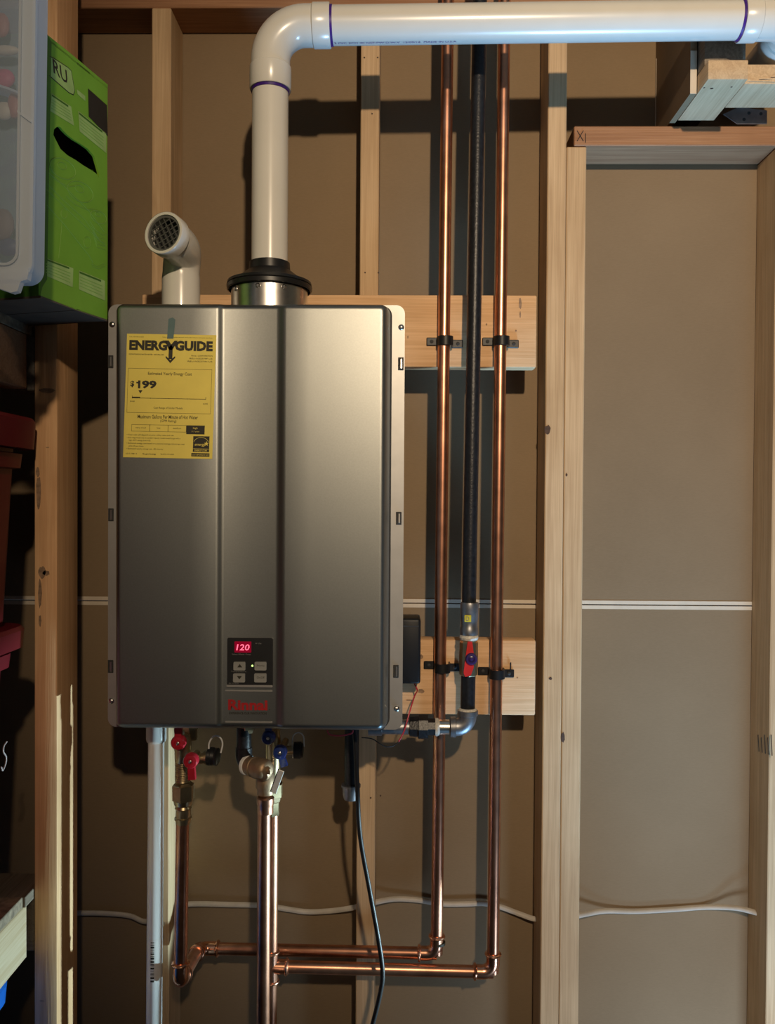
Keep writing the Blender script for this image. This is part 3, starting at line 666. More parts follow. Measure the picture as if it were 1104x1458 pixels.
# pipe clamps
def clamp(px, py, t0, tp, xoff, label):
    c = P(px, py, t0+0.002); o = thing('pipe_clamp', V((c.x, -t0, c.z)), label, 'clamp', 'black pipe clamps on the boards')
    r = RC_+0.0012; ang = []
    yb = -t0-0.0008
    mb = MB(); cy = -tp; pts_o = []; pts_i = []
    for i in range(17):
        a = math.radians(180+180*i/16); pts_o.append((c.x+math.cos(a)*(r+0.0025), cy+math.sin(a)*(r+0.0025))); pts_i.append((c.x+math.cos(a)*r, cy+math.sin(a)*r))
    outl = [(pts_o[0][0], yb)]+pts_o+[(pts_o[-1][0], yb), (pts_i[-1][0], yb)]+pts_i[::-1]+[(pts_i[0][0], yb)]
    mb.prism([V((a, b, c.z-0.0085)) for a, b in outl], (0, 0, 0.017)); mb.build('saddle', M['black'], o)
    for s in (-1, 1):
        xx = c.x+s*(r+0.0025+0.0085)
        f = MB().box((xx-0.0105, yb-0.003, c.z-0.0075-0.002*s), (xx+0.0105, yb, c.z+0.0075-0.002*s), 0.0012).build('ear', M['black'], o)
        MB().lathe(V((xx+0.001*s, yb-0.003, c.z-0.002*s)), -Y_, [(0, 0.0035), (0.0012, 0.0033), (0.002, 0.0012)], 10).build('nail_head', M['seam'], f)
    return o
clamp(633.5, 488, 0.127, 0.144, 0, 'black plastic clamp on left copper riser, on the upper pine board')
clamp(713, 488, 0.127, 0.144, 0, 'black plastic clamp on right copper riser, on the upper pine board')
clamp(629.5, 948.5, 0.127, 0.144, 0, 'black plastic clamp on left copper riser, on the lower pine board')
q = clamp(706.5, 957, 0.127, 0.144, 0, 'black plastic clamp on right copper riser, on the lower pine board')
q2 = P(727.5, 951, 0.131); MB().box((q2.x-0.001, -0.131, q2.z-0.006), (q2.x+0.001, -0.129, q2.z+0.010)).build('nail', M['black'], q)

# ================================================================== GAS LINE
TG = 0.186
gt, gb = P(682, 100, TG), P(669, 850, TG); gd = (gb-gt).normalized()
ge = P(666, 1033, TG)
gas = thing('gas_line', ge, 'black iron gas pipe with red-lever valve and grey elbow, right of the heater', 'pipe')
gtop = gt-gd*((2.498-gt.z)/-gd.z)
g0 = P(668, 858, TG)
pipe(gtop, g0, gas, 0.0128, 'iron')
def gp(py): return P(668.5-(py-880)*0.018, py, TG)
up_ = (gp(880)-gp(980)).normalized()
MB().lathe(gp(905), up_, [(0, 0.0150), (0.004, 0.0160), (0.014, 0.0160), (0.016, 0.0150), (0.027, 0.0150), (0.030, 0.0158), (0.048, 0.0163), (0.056, 0.0168), (0.060, 0.0158), (0.0605, 0.0128)], 28).build('coupling', M['galv'], gas, label='grey metal coupling')
cq = gp(879)
MB().obox(cq+V((-0.004, -0.0158, 0)), (X_, Y_, Z_), (0.012, 0.002, 0.012), 0.0005).build('tag_print', M['yellow_tag'], gas, label='yellow tag')
text('D', cq+V((-0.0075, -0.0170, -0.004)), X_, Z_, 0.006, 0.008, M['galv'], gas, 'lettering', 0, 0.0003)
val = MB().lathe(gp(962), up_, [(0, 0.0135), (0.002, 0.0160), (0.013, 0.0163), (0.019, 0.0172), (0.034, 0.0172), (0.050, 0.0165), (0.060, 0.0166), (0.064, 0.0140)], 8).build('valve_body', M['brass'], gas, 25)
MB().lathe(gp(907.5), up_, [(-0.004, 0.0155), (0, 0.0172), (0.003, 0.0165), (0.005, 0.0150)], 24).build('pipe_dope', M['paste'], gas, label='whitish thread sealant')
vc = gp(934.5)+V((0.0015, 0, 0))
MB().prism([vc+V((a, -0.0178, b)) for a, b in ((-0.005, 0.030), (0.003, 0.030), (0.006, 0.008), (0.006, -0.016), (0.001, -0.030), (-0.009, -0.033), (-0.012, -0.026), (-0.009, 0.0))], (0, -0.0035, 0)).build('lever', M['red_bright'], gas)
MB().lathe(vc+V((0.0015, -0.019, 0)), -Y_, [(0, 0.0105), (0.007, 0.0105), (0.009, 0.0092), (0.0092, 0.0062), (0.0075, 0.006), (0.0085, 0.003), (0.010, 0.0025), (0.0102, 0.0005)], 24).build('lever_nut', M['purple_nut'], gas, label='dark purple lever nut')
pipe(gp(960), gp(1018), gas, 0.0132, 'iron', name='nipple')
cor = V((gp(1033).x, -TG, P(660, 1035, TG).z)); ld = V((-1, 0, -0.012)).normalized()
ap, T = arc(cor, up_, ld, 0.020, 10)
MB().sweep([cor+up_*(T+0.011), cor+up_*(T+0.0105), cor+up_*(T+0.002), cor+up_*(T+0.001)]+ap+[cor+ld*(T+0.001), cor+ld*(T+0.002), cor+ld*(T+0.011)], [0.0178, 0.0186, 0.0186, 0.0160]+[0.0160]*len(ap)+[0.0160, 0.0186, 0.0178], 26).build('elbow', M['galv'], gas, label='grey galvanised elbow')
MB().lathe(cor+up_*(T+0.0108), up_, [(0, 0.0170), (0.002, 0.0165), (0.004, 0.0135)], 20).build('pipe_dope', M['paste'], gas, label='whitish thread sealant')
def lx(px): return V((P(px, 1035, TG).x, -TG, cor.z+0.012*(P(px, 1035, TG).x-cor.x)))
MB().lathe(lx(640), -X_, [(0, 0.0130), (0.03, 0.0130)], 24).build('nipple', M['steel'], gas, label='threaded steel nipple')
MB().lathe(lx(623), -X_, [(-0.004, 0.0136), (0, 0.0165), (0.004, 0.0155)], 20).build('pipe_dope', M['paste'], gas, label='whitish thread sealant')
MB().lathe(lx(620), -X_, [(0, 0.0155), (0.013, 0.0155), (0.0135, 0.0222), (0.030, 0.0222), (0.031, 0.019), (0.046, 0.0175), (0.047, 0.0135)], 8).build('union', M['iron'], gas, 25)
MB().lathe(lx(588), -X_, [(0, 0.0130), (0.055, 0.0130), (0.056, 0.0160), (0.08, 0.0160)], 24).build('nipple', M['galv'], gas)
# behind the casing the branch turns forward and up to the gas port, with a capped drip leg
TDl = 0.205
dz1 = P(501, 1044, TDl).z; dx = P(501, 1090, TDl).x
drip = thing('gas_drip_leg', (dx, -TDl, P(500, 1140, TDl).z), 'black gas drip leg with shiny cap hanging under the heater', 'pipe')
MB().lathe(V((dx+0.004, -TDl, hz0-0.002)), -Z_, [(0, 0.018), (0.012, 0.018), (0.014, 0.016), (0.020, 0.016), (0.021, 0.013)], 24).build('tee', M['galv'], drip)
pipe(V((dx, -TDl, hz0-0.012)), V((dx, -TDl, P(500, 1118, TDl).z)), drip, 0.0132, 'iron', name='nipple')
pz = P(500, 1117, TDl).z
MB().lathe(V((dx-0.001, -TDl, pz)), -Z_, [(-0.001, 0.0135), (0, 0.0172), (0.004, 0.0172), (0.005, 0.0155), (0.018, 0.0150), (0.026, 0.0125), (0.028, 0.008)], 24).build('cap', M['galv'], drip, label='shiny grey cap')

# ================================================================== CONTROL BOX AND WIRES BESIDE THE HEATER
b0, b1q = P(560, 974, 0.19), P(599.5, 881, 0.19)
cb = tag(MB().box((hx1-0.0045, -0.19, b0.z), (b1q.x, -0.1275, b1q.z), 0.005, 3).build('control_box', M['black']), 'small black control box on lower pine board at heater right edge', 'box')
MB().box((hx1-0.0045, -0.1912, b1q.z-0.0145), (b1q.x-0.0035, -0.1895, b1q.z-0.0125)).build('lid_seam', M['seam'], cb)
rw = [P(*a) for a in ((590, 973, .165), (594.5, 983, .17), (591, 990, .20), (584, 1012, .225), (576, 1040, .235), (568, 1056, .235))]
wires = tag(MB().sweep(spline(rw), 0.0013, 8).build('red_wire', M['wire_red']), 'thin red wire dangling from black control box past the heater corner', 'wire')
tag(MB().sweep(spline([P(*a) for a in ((568, 1056, .235), (560, 1062, .24), (550, 1063, .245), (540, 1058, .25), (530, 1052, .25), (515, 1050, .25))]), 0.0009, 8).build('thin_wire', M['black']), 'thin dark wire sagging under the right end of the heater', 'wire')
tag(MB().sweep(spline([P(*a) for a in ((466, 1040, .30), (470, 1046, .30), (485, 1047.5, .30), (500, 1044.5, .30), (503, 1040, .30))]), 0.0013, 8).build('red_wire', M['wire_red']), 'red wire loop peeking below the heater left of the power cord', 'wire')
tag(MB().sweep(spline([P(*a) for a in ((504, 1036, .285), (506.5, 1060, .285), (509, 1120, .285), (513, 1190, .285), (527, 1270, .285), (539.5, 1340, .285), (545, 1385, .285), (541.5, 1415, .285), (531, 1458, .285), (515, 1520, .285))]), 0.0040, 12).build('power_cord', M['black']), 'black power cord hanging from the heater bottom', 'cord')

# ================================================================== HOT VALVES (red)
def bv(px, py, t): return P(px, py, t)
hv = thing('service_valve', P(262, 1170, TH), 'brass service valve with two red handles on the hot pipe', 'valve')
bx = P(261, 1140, TH).x
def zpy(py, t=TH): return P(261, py, t).z
MB().lathe(V((bx, -TH, zpy(1172))), Z_, [(0, 0.0125), (0.006, 0.0125), (0.0065, 0.0142), (0.010, 0.0142), (0.0105, 0.0125), (0.024, 0.0125), (0.026, 0.0140), (0.030, 0.0125), (0.032, 0.0150), (0.040, 0.0165)], 24).build('adapter', M['brass'], hv)
MB().lathe(V((bx, -TH, zpy(1139))), Z_, [(-0.006, 0.0150), (0, 0.0165), (0.001, 0.0185), (0.026, 0.0188), (0.027, 0.0165), (0.030, 0.0130)], 6).build('union_nut', M['brass'], hv, 20)
MB().lathe(V((bx-0.001, -TH, zpy(1112))), Z_, [(0, 0.0128)]+[(0.002+0.0015*i, 0.0132 if i % 2 else 0.0122) for i in range(22)]+[(0.05, 0.0135), (0.055, 0.0145), (0.064, 0.0145), (0.08, 0.0125)], 24).build('valve_body', M['brass'], hv)
MB().lathe(V((P(270, 1050, TH).x, -TH+0.01, hz0-0.004)), -Z_, [(0, 0.014), (0.011, 0.014), (0.012, 0.011), (0.03, 0.011)], 6).build('union_nut', M['brass'], hv, 20)
def handle(px, py, t, length, ang, mat, parent, stem):
    c = P(px, py, t); r = 0.0122
    mb = MB().lathe(c, -Y_, [(-0.010, r*0.7), (-0.006, r), (0.004, r), (0.007, r*0.85), (0.0078, r*0.45), (0.006, r*0.40), (0.006, 0.0004)], 24)
    d = V((math.sin(ang), 0, -math.cos(ang))); sx = V((d.z, 0, -d.x))
    poly = [c+d*0.006+sx*0.0055, c+d*length+sx*0.0058, c+d*length-sx*0.0058, c+d*0.006-sx*0.0055]
    mb.prism([p+V((0, -0.003, 0)) for p in poly], (0, 0.009, 0)); mb.build('lever', M[mat], parent)
    MB().lathe(c+V((0, -0.006, 0)), -Y_, [(0, 0.0032), (0.0012, 0.0030), (0.002, 0.0012), (0.0021, 0.0001)], 6).build('screw', M['steel'], parent)
    MB().sweep([c+V((0, 0.004, 0)), c+V((0, stem, 0))], 0.006, 12).build('stem', M['brass'], parent)
handle(254.5, 1057, 0.325, 0.024, math.pi+0.05, 'red', hv, 0.035)
handle(272, 1083, 0.340, 0.031, 0.06, 'red', hv, 0.04)
cpx = P(300, 1075, TH+0.01)
MB().lathe(P(268, 1083, TH), X_ + V((0, 0, 0.18)), [(0, 0.009), (0.028, 0.009), (0.029, 0.0115), (0.034, 0.0115), (0.0345, 0.0075), (0.038, 0.0075), (0.0385, 0.0145), (0.041, 0.0145)], 24).build('drain_port', M['brass'], hv)
cd_ = (X_+V((0, -0.15, -0.03))).normalized()
MB().lathe(P(296.5, 1076.5, TH), cd_, [(0, 0.0135), (0.001, 0.0150)]+[(0.002+i*0.0012, 0.0152 if i % 2 else 0.0147) for i in range(7)]+[(0.013, 0.013), (0.0135, 0.0145), (0.0165, 0.0148), (0.0175, 0.013)], 28).build('cap', M['black'], hv, label='black plastic drain cap')
MB().sweep(spline([P(*a) for a in ((297.5, 1066, TH+.008), (298, 1058, TH+.008), (302.5, 1050, TH+.008), (309, 1047.5, TH+.008), (315, 1052, TH+.008), (317, 1060, TH+.008), (314.5, 1072, TH+.010))]), 0.0014, 8, flat=1.0).build('cap_strap', M['strap'], hv, label='white cap strap')

# ================================================================== RELIEF VALVE AND DISCHARGE PIPE
TR = 0.30
rv = thing('relief_valve', P(380, 1150, TR), 'cast brass relief valve with steel lever over its long copper discharge pipe', 'valve')
ex = P(346, 1080, TR)
MB().lathe(V((P(350, 1050, TR).x, -TR+0.01, hz0-0.003)), -Z_, [(0, 0.0150), (0.010, 0.0150), (0.0105, 0.0135), (0.016, 0.0125)], 6).build('union_nut', M['brass'], rv, 20)
ecor = V((P(346, 1088, TR).x, -TR+0.008, P(346, 1088, TR).z)); pdir = (P(381, 1097, TR+0.03)-P(351, 1089, TR)).normalized()
ap, T = arc(ecor, Z_, pdir, 0.014, 8)
MB().sweep([V((ecor.x, ecor.y, hz0-0.010)), ecor+Z_*(T+0.012), ecor+Z_*(T+0.0115)]+ap+[ecor+pdir*(T+0.001)], [0.0125, 0.0125, 0.0138]+[0.0140]*len(ap)+[0.0140], 20).build('elbow', M['iron'], rv)
pA = P(350.5, 1089, TR)
MB().lathe(pA, pdir, [(-0.003, 0.0135), (0, 0.0160), (0.005, 0.0160), (0.006, 0.0130)], 24).build('thread_tape', M['tape'], rv, label='white thread tape')
MB().lathe(pA+pdir*0.005, pdir, [(0, 0.0120), (0.001, 0.0145), (0.010, 0.0148), (0.011, 0.0165), (0.014, 0.0165), (0.015, 0.0150), (0.020, 0.0158), (0.021, 0.0178), (0.030, 0.0180), (0.040, 0.0172), (0.045, 0.0150), (0.048, 0.0110), (0.0485, 0.0055), (0.053, 0.0050), (0.0535, 0.001)], 28).build('valve_body', M['bronze'], rv)
px_ = P(379, 1150, TR).x
yR = -TR-0.006
def rz(py): return P(379, py, TR).z
MB().lathe(V((px_, yR, rz(1128))), Z_, [(0, 0.0145), (0.006, 0.0140), (0.012, 0.0165), (0.026, 0.0160), (0.034, 0.0130)], 24).build('valve_outlet', M['bronze'], rv)
MB().lathe(V((px_, yR, rz(1156))), Z_, [(0, 0.0118), (0.001, 0.0132), (0.014, 0.0132), (0.016, 0.0142), (0.026, 0.0145), (0.028, 0.0125)], 24).build('adapter', M['copper'], rv)
lA, lB = P(401, 1097, TR+0.045), P(389.5, 1129, TR+0.034); ld_ = (lB-lA).normalized(); ls = ld_.cross(-Y_).normalized()
MB().obox((lA+lB)/2, (ld_, ls, ld_.cross(ls)), ((lB-lA).length, 0.0095, 0.0018), 0.0006).build('lever', M['zinc'], rv, label='bright steel test lever')
MB().obox((lA+lB)/2-ls*0.0056*(1 if ls.x > 0 else -1)+V((0, 0.003, 0)), (ld_, ls, ld_.cross(ls)), ((lB-lA).length, 0.0015, 0.005), 0.0004).build('lever_side', M['seam'], rv)
pb = V((P(375.5, 1440, TR).x, yR, 0.35))
MB().sweep([V((px_-0.002, yR, rz(1154))), pb], RC_, 24).build('discharge_pipe', M['copper'], rv)

# ================================================================== COLD VALVES (blue)
cv = thing('service_valve', P(389, 1155, TCo), 'brass service valve with two blue handles behind the relief valve', 'valve')
cvx = P(389, 1130, TCo).x
MB().lathe(V((cvx, -TCo, P(389, 1160, TCo).z)), Z_, [(0, 0.0125), (0.004, 0.0140), (0.010, 0.0125), (0.024, 0.0125), (0.026, 0.0150), (0.034, 0.0170), (0.035, 0.0190), (0.058, 0.0190), (0.060, 0.014)], 6).build('union_nut', M['brass'], cv, 20)
MB().lathe(V((cvx, -TCo, P(389, 1108, TCo).z)), Z_, [(0, 0.0125), (0.03, 0.0135), (0.07, 0.0135), (0.09, 0.012)], 24).build('valve_body', M['brass'], cv)
handle(382.5, 1050, 0.225, 0.026, math.pi, 'blue', cv, 0.06); handle(399, 1071, 0.235, 0.026, 0.3, 'blue', cv, 0.07)
MB().lathe(P(396, 1068, TCo+0.01), X_, [(0, 0.008), (0.030, 0.008), (0.031, 0.0135), (0.0335, 0.0135)], 20).build('drain_port', M['brass'], cv)
MB().lathe(P(419, 1068, TCo+0.01), X_, [(0, 0.0150), (0.012, 0.0155), (0.0135, 0.0130), (0.016, 0.0130)], 24).build('cap', M['black'], cv, label='black plastic drain cap')
MB().sweep(spline([P(*a) for a in ((417.5, 1079, .18), (416.5, 1062, .18), (417.5, 1048, .18), (425, 1043, .18), (432, 1048, .18), (433, 1063, .18))]), 0.0012, 8).build('cap_strap', M['cable'], cv)

# ================================================================== CONDENSATE DRAIN
TW = 0.256
wt, wbm = P(222.5, 1052, TW), P(219.5, 1445, TW); wd = (wbm-wt).normalized()
dr = thing('drain_pipe', wbm, 'thin white plastic drain pipe hanging from heater, barcode sticker near its foot', 'pipe')
MB().sweep([wt, wt+wd*1.0], 0.0136, 28).build('pipe', M['pvc_thin'], dr)
MB().sweep([V((wt.x, -TW, hz0-0.002)), wt, wt+wd*0.004, wt+wd*0.005], [0.0172, 0.0170, 0.0160, 0.0140], 28).build('socket', M['pvc_thin'], dr)
# barcode sticker wrapped on the front
def sticker(py0, py1, a0, a1, mat, parent, name, lift):
    mb = MB(); n = 6; p0, p1 = P(221, py0, TW), P(221, py1, TW); A, B = [], []
    for i in range(n+1):
        a = math.radians(a0+(a1-a0)*i/n); o = V((math.sin(a), -math.cos(a), 0))*(0.0136+lift)
        ax0 = wt+wd*((p0.z-wt.z)/wd.z); ax1 = wt+wd*((p1.z-wt.z)/wd.z)
        A.append(mb.bm.verts.new(ax0+o)); B.append(mb.bm.verts.new(ax1+o))
    for i in range(n): mb.bm.faces.new((A[i], A[i+1], B[i+1], B[i]))
    return mb.build(name, M[mat], parent)
stk = sticker(1332, 1404, -30, 60, 'tape', dr, 'barcode_sticker', 0.0003)
rb = random.Random(3); y = 1336
while y < 1393:
    h_ = rb.choice((0.8, 1.2, 2.0, 2.6)); sticker(y, y+h_, -12, 14, 'ink', stk, 'barcode_bar', 0.0006); y += h_+rb.choice((0.9, 1.4, 2.0))
MB().lathe(P(229, 1315, TW-0.006)+V((0.0035, -0.0, 0)), -Y_, [(0, 0.004), (0.0005, 0.004)], 10).build('glue_stain', M['bronze'], dr)

# ================================================================== WHITE CABLE THROUGH THE STUDS
cpts = [(60, 1302, .02), (112, 1300, .02), (150, 1300.5, .018), (185, 1304, .016), (207, 1312, .02), (235, 1303, .03), (255, 1291, .03), (275, 1287, .015), (330, 1288, .012), (370, 1289, .012), (395, 1292, .012), (435, 1298, .012), (470, 1297, .015), (505, 1292, .03), (533, 1285, .03), (562, 1280, .015), (595, 1281.5, .012), (630, 1287, .012), (665, 1287, .012), (690, 1286.5, .012), (715, 1292, .014), (742, 1302, .018), (765, 1309, .03), (800, 1309, .04), (829, 1302.5, .03), (862, 1297, .010), (905, 1297.5, .0055), (955, 1295, .0055), (1005, 1291.5, .006), (1045, 1292.5, .022), (1068, 1297, .032), (1090, 1303, .045), (1115, 1305, .045)]
tag(MB().sweep(spline([P(*a) for a in cpts], 5), 0.0052, 10, flat=0.65, up=Y_).build('electrical_cable', M['cable']), 'white electrical cable running through the studs low across the wall', 'cable')

# ================================================================== SHELF UNIT ON THE LEFT
tpF, tpB = 0.329, 0.24
pxl, pxr = P(48.8, 900, tpF).x, P(81.5, 900, tpF).x
shelf = thing('shelf_unit', (pxl, -0.33, 0), 'rough timber shelf unit with weathered post left of the heater', 'shelf')
post = MB().box((pxl, -tpF, 0.0), (pxr, -tpB, 2.495), 0.0025, 2).build('post', M['post'], shelf)
for i, (a, b2, rx, rz_) in enumerate(((55, 700, .004, .026), (54, 672, .003, .008), (66, 556, .013, .004), (60, 815, .006, .010), (57, 845, .003, .022), (66, 816, .006, .004), (57, 884, .0022, .010), (68, 637, .003, .0006), (60, 1425, .004, .0006))):
    blot(a, b2, tpF, rx, rz_, 'dirt', post, 'dirt_mark', 50+i)
XR = P(45, 463, 0.33).x-0.001; zs1 = P(45, 463, 0.33).z; zs2 = P(38, 1267, 0.335).z
for k, (zt, tb) in enumerate(((zs1, 0.245), (zs2, 0.272))):
    MB().box((-1.25, -0.95, zt-0.017), (XR, -(tb if k == 0 else 0.36), zt), 0.001).build('deck', M['osb'], shelf)
    MB().box((XR-0.038, -0.95, zt-0.017-0.089), (XR, -0.345, zt-0.0175), 0.002).build('rail', M['rail' if k else 'fir'], shelf)
    MB().box((-1.25, -0.328, zt-0.017-0.089), (pxl-0.001, -0.29, zt-0.0175), 0.002).build('rail', M['grey_wood'], shelf)
    if k: MB().box((-1.25, -0.359, zt-0.018), (pxl-0.001, -tb, zt-0.001), 0.001).build('deck', M['grey_wood'], shelf)
MB().box((pxl, -0.985, 0), (pxr, -0.952, 2.495), 0.002).build('post', M['post'], shelf)

# ================================================================== GREEN CARDBOARD BOX
zb = zs1+0.0008
fA, fB = hitz(153, 455, zb), hitz(58, 421, zb)      # far and near bottom corners of the visible side
ux = (fA-fB); BWd = ux.length; ux.normalize(); nrm = ux.cross(Z_).normalized()
if nrm.x < 0: nrm = -nrm
BH = hit(153, 120, fA, nrm).z-zb; BL = 0.40
def FP(px, py): q = hit(px, py, fB, nrm)-fB; return q.dot(ux), q.z
gbx = thing('cardboard_box', fB-nrm*0.2, 'worn green cardboard box with torn hand hole on the upper shelf', 'box')
# side panel with torn hand hole
holepx = [(82, 180), (77, 184), (76, 192), (80, 200), (86, 212), (96, 221), (108, 228), (118, 235), (128, 241), (137, 247), (141, 253), (141, 246), (137, 232), (134, 222), (125, 212), (115, 205), (105, 199), (96, 192), (90, 186), (86, 181)]
hole = [FP(*p) for p in holepx]
outer = [(0, 0), (BWd*0.5, -0.002), (BWd, 0), (BWd+0.0005, BH*0.4), (BWd-0.001, BH*0.7), (BWd, BH), (BWd*0.4, BH+0.001), (0, BH)]
side = curve_fill('side_panel', [outer, hole[::-1]], fB, ux, Z_, 0.0035, M['green'], gbx)
back_ = -nrm
# other walls
def panel(p, du, dv, th, mat, name): 
    n = du.cross(dv).normalized(); return MB().prism([p, p+du, p+du+dv, p+dv], n*th).build(name, M[mat], gbx)
in_ = -nrm
pB, pA2 = fB+in_*0.0038, fA+in_*0.0038
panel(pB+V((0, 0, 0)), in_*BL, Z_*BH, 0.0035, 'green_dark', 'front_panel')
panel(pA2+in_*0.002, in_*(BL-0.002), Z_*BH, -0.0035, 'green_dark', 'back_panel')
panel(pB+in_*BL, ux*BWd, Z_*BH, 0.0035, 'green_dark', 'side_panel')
mid = ux*(BWd/2)
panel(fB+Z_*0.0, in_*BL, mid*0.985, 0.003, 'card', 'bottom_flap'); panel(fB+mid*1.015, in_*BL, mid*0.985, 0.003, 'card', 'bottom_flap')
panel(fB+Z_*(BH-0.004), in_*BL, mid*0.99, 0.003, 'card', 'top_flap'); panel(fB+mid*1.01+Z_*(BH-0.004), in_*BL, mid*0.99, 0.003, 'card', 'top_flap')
# near-black sheet stands in for the shade inside the hand hole, with a brown flap
panel(pB+ux*0.006+in_*0.03, ux*(BWd-0.012), Z_*BH*0.98, 0.002, 'hole', 'inner_shade_sheet')
fl = [FP(*p) for p in ((113, 233), (125, 236), (139, 251), (138, 258), (126, 248))]
MB().prism([fB+ux*a+Z_*b+in_*0.008 for a, b in fl], in_*0.002).build('hole_flap', M['brown_card'], gbx)
def fpoly(pxs, mat, name, lift=0.0006):
    return MB().prism([fB+ux*a+Z_*b+nrm*lift for a, b in [FP(*p) for p in pxs]], nrm*0.0001).build(name, M[mat], side)
def fline(pxs, r, mat='green_line', name='line_art', closed=False):
    pts = [fB+ux*a+Z_*b+nrm*0.0004 for a, b in [FP(*p) for p in pxs]]
    return MB().sweep(pts, r, 5).build(name, M[mat], side)
e3 = 57.5
fpoly(((58.5, 72), (64, 44), (73, 60), (66.5, 398), (60, 408), (57, 421)), 'green_dark', 'folded_edge')
fpoly(((70, 80), (76, 83), (96, 96), (101, 101), (106, 130), (104, 135), (98, 132), (69, 106)), 'green_pale', 'logo_plate', 0.0005)
pts = ((70, 80), (76, 83), (96, 96), (101, 101), (106, 130), (104, 135), (98, 132), (69, 107)); fline(pts, 0.0006, 'dark_print', 'logo_outline')
def ftext(s, ll, lr, ul, mat, name, bold=0.0):
    a, b, c = [fB+ux*q[0]+Z_*q[1] for q in (FP(*ll), FP(*lr), FP(*ul))]
    U, Vv = (b-a), (c-a); text(s, a+nrm*0.0007, U.normalized(), Vv.normalized(), U.length, Vv.length, M[mat], side, name, bold, 0.0002)
ftext('RU', (76, 104), (96, 121), (74, 83), 'dark_print', 'logo_letters', 0.01)
fpoly(((125, 126), (152, 150), (153, 194), (126, 166)), 'dark_print', 'print_panel', 0.0005)
ftext('SERATO', (109, 121), (122, 131), (108.5, 118), 'dark_print', 'lettering') if False else None
fpoly(((109, 127), (121, 137), (121, 144), (110, 134)), 'green_pale', 'print_panel', 0.0005)
for qd in (((73, 133), (101, 152), (105, 179), (71, 158)), ((111, 158), (151, 190), (151, 218), (113, 187)), ((64, 367), (104, 382), (103, 409), (64, 392)), ((112, 385), (149, 400), (149, 428), (112, 412))):
    fpoly(qd, 'green_pale', 'print_panel', 0.0005)
    a, b, c, d = [V((q[0], q[1])) for q in qd]
    ph = [a+(b-a)*0.02+(d-a)*0.04, a+(b-a)*0.85+(d-a)*0.04, a+(b-a)*0.85+(d-a)*0.14, a+(b-a)*0.02+(d-a)*0.14]
    fpoly(ph, 'green_dark', 'print_line', 0.0007)
    for k in range(4):
        f0 = 0.30+k*0.16; ph = [a+(b-a)*0.03+(d-a)*f0, b+(c-b)*f0-(b-a)*0.1, b+(c-b)*(f0+0.045)-(b-a)*0.1, a+(b-a)*0.03+(d-a)*(f0+0.045)]
        fpoly(ph, 'green_line', 'print_line', 0.0007)
# line drawing of record decks
def fell(cx, cy, rx, ry, rot, n=28): return [(cx+rx*math.cos(a)*math.cos(rot)-ry*math.sin(a)*math.sin(rot), cy+rx*math.cos(a)*math.sin(rot)+ry*math.sin(a)*math.cos(rot)) for a in [2*math.pi*i/n for i in range(n+1)]]
for (cx_, cy_, k) in ((89, 240, 1.0), (114, 273, 1.0), (140, 309, 0.62)):
    fline(fell(cx_, cy_, 20*k, 13*k, 0.55), 0.00045); fline(fell(cx_-1, cy_-4, 7*k, 4.5*k, 0.55, 18), 0.0004)
    fline([(cx_-20*k, cy_+6), (cx_-8*k, cy_+18), (cx_+10*k, cy_+26), (cx_+20*k, cy_+24)], 0.00035)
for l_ in (((68, 246), (84, 258), (126, 300), (148, 330)), ((67, 262), (90, 285), (120, 312), (140, 340)), ((66, 292), (90, 318), (128, 366), (132, 374)), ((88, 315), (86, 340), (83, 368)), ((66, 270), (150, 350))): fline(l_, 0.0004)
fline(fell(91, 304, 4.5, 7, 0, 16), 0.0004); fline(fell(124, 345, 5, 8, 0, 16), 0.0003)
for k in range(4): fline([(130+k, 322+k*5), (138, 337+k*5), (150, 341+k*5)], 0.0003)
fline([(130, 376), (140, 380), (150, 374)], 0.0003); fline([(131, 379), (140, 383), (150, 378)], 0.0003)

# ================================================================== CLEAR PLASTIC CASE
TBN = 0.70
ez = (P(47.5, 40, TBN)-P(43, 380, TBN)).normalized(); exx = V((ez.z, 0, -ez.x))    # slight lean
cw, chh = 0.36, 0.46
corn = P(43.5, 396, TBN)                                      # lower right corner of the front rim
cc = corn - exx*(cw/2) + ez*(chh/2)
binx = thing('plastic_case', corn-exx*0.15+V((0, 0.02, 0)), 'clear plastic storage case standing on end before the green box', 'container')
def BP(u, v, t): p = cc+exx*u+ez*v; return V((p.x, -t, p.z))
def ringprism(w1, h1, r1, w2, h2, r2, t0, t1, mat, name, par):
    o, i = rrect(w1, h1, r1, 8), rrect(w2, h2, r2, 8); mb = MB(); n = len(o)
    Q = [[mb.bm.verts.new(BP(a, b, t)) for a, b in lst] for lst, t in ((o, t0), (o, t1), (i, t1), (i, t0))]
    for a, b in ((0, 1), (1, 2), (2, 3), (3, 0)):
        for k in range(n): mb.bm.faces.new((Q[a][k], Q[a][(k+1) % n], Q[b][(k+1) % n], Q[b][k]))
    return mb.build(name, M[mat], par, 40)
ringprism(cw, chh, 0.018, cw-0.030, chh-0.030, 0.014, 0.697, 0.700, 'frost', 'rim', binx)
ringprism(cw, chh, 0.018, cw-0.004, chh-0.004, 0.016, 0.662, 0.697, 'frost', 'wall', binx)
ringprism(cw+0.004, chh+0.004, 0.020, cw-0.003, chh-0.003, 0.0165, 0.6945, 0.7005, 'frost', 'edge_bead', binx)
ringprism(cw-0.028, chh-0.028, 0.016, cw-0.034, chh-0.034, 0.014, 0.694, 0.7025, 'frost', 'inner_rim', binx)
MB().prism([BP(a, b, 0.699) for a, b in rrect(cw-0.033, chh-0.033, 0.014, 6)], (0, 0.0012, 0)).build('lid', M['clear'], binx)
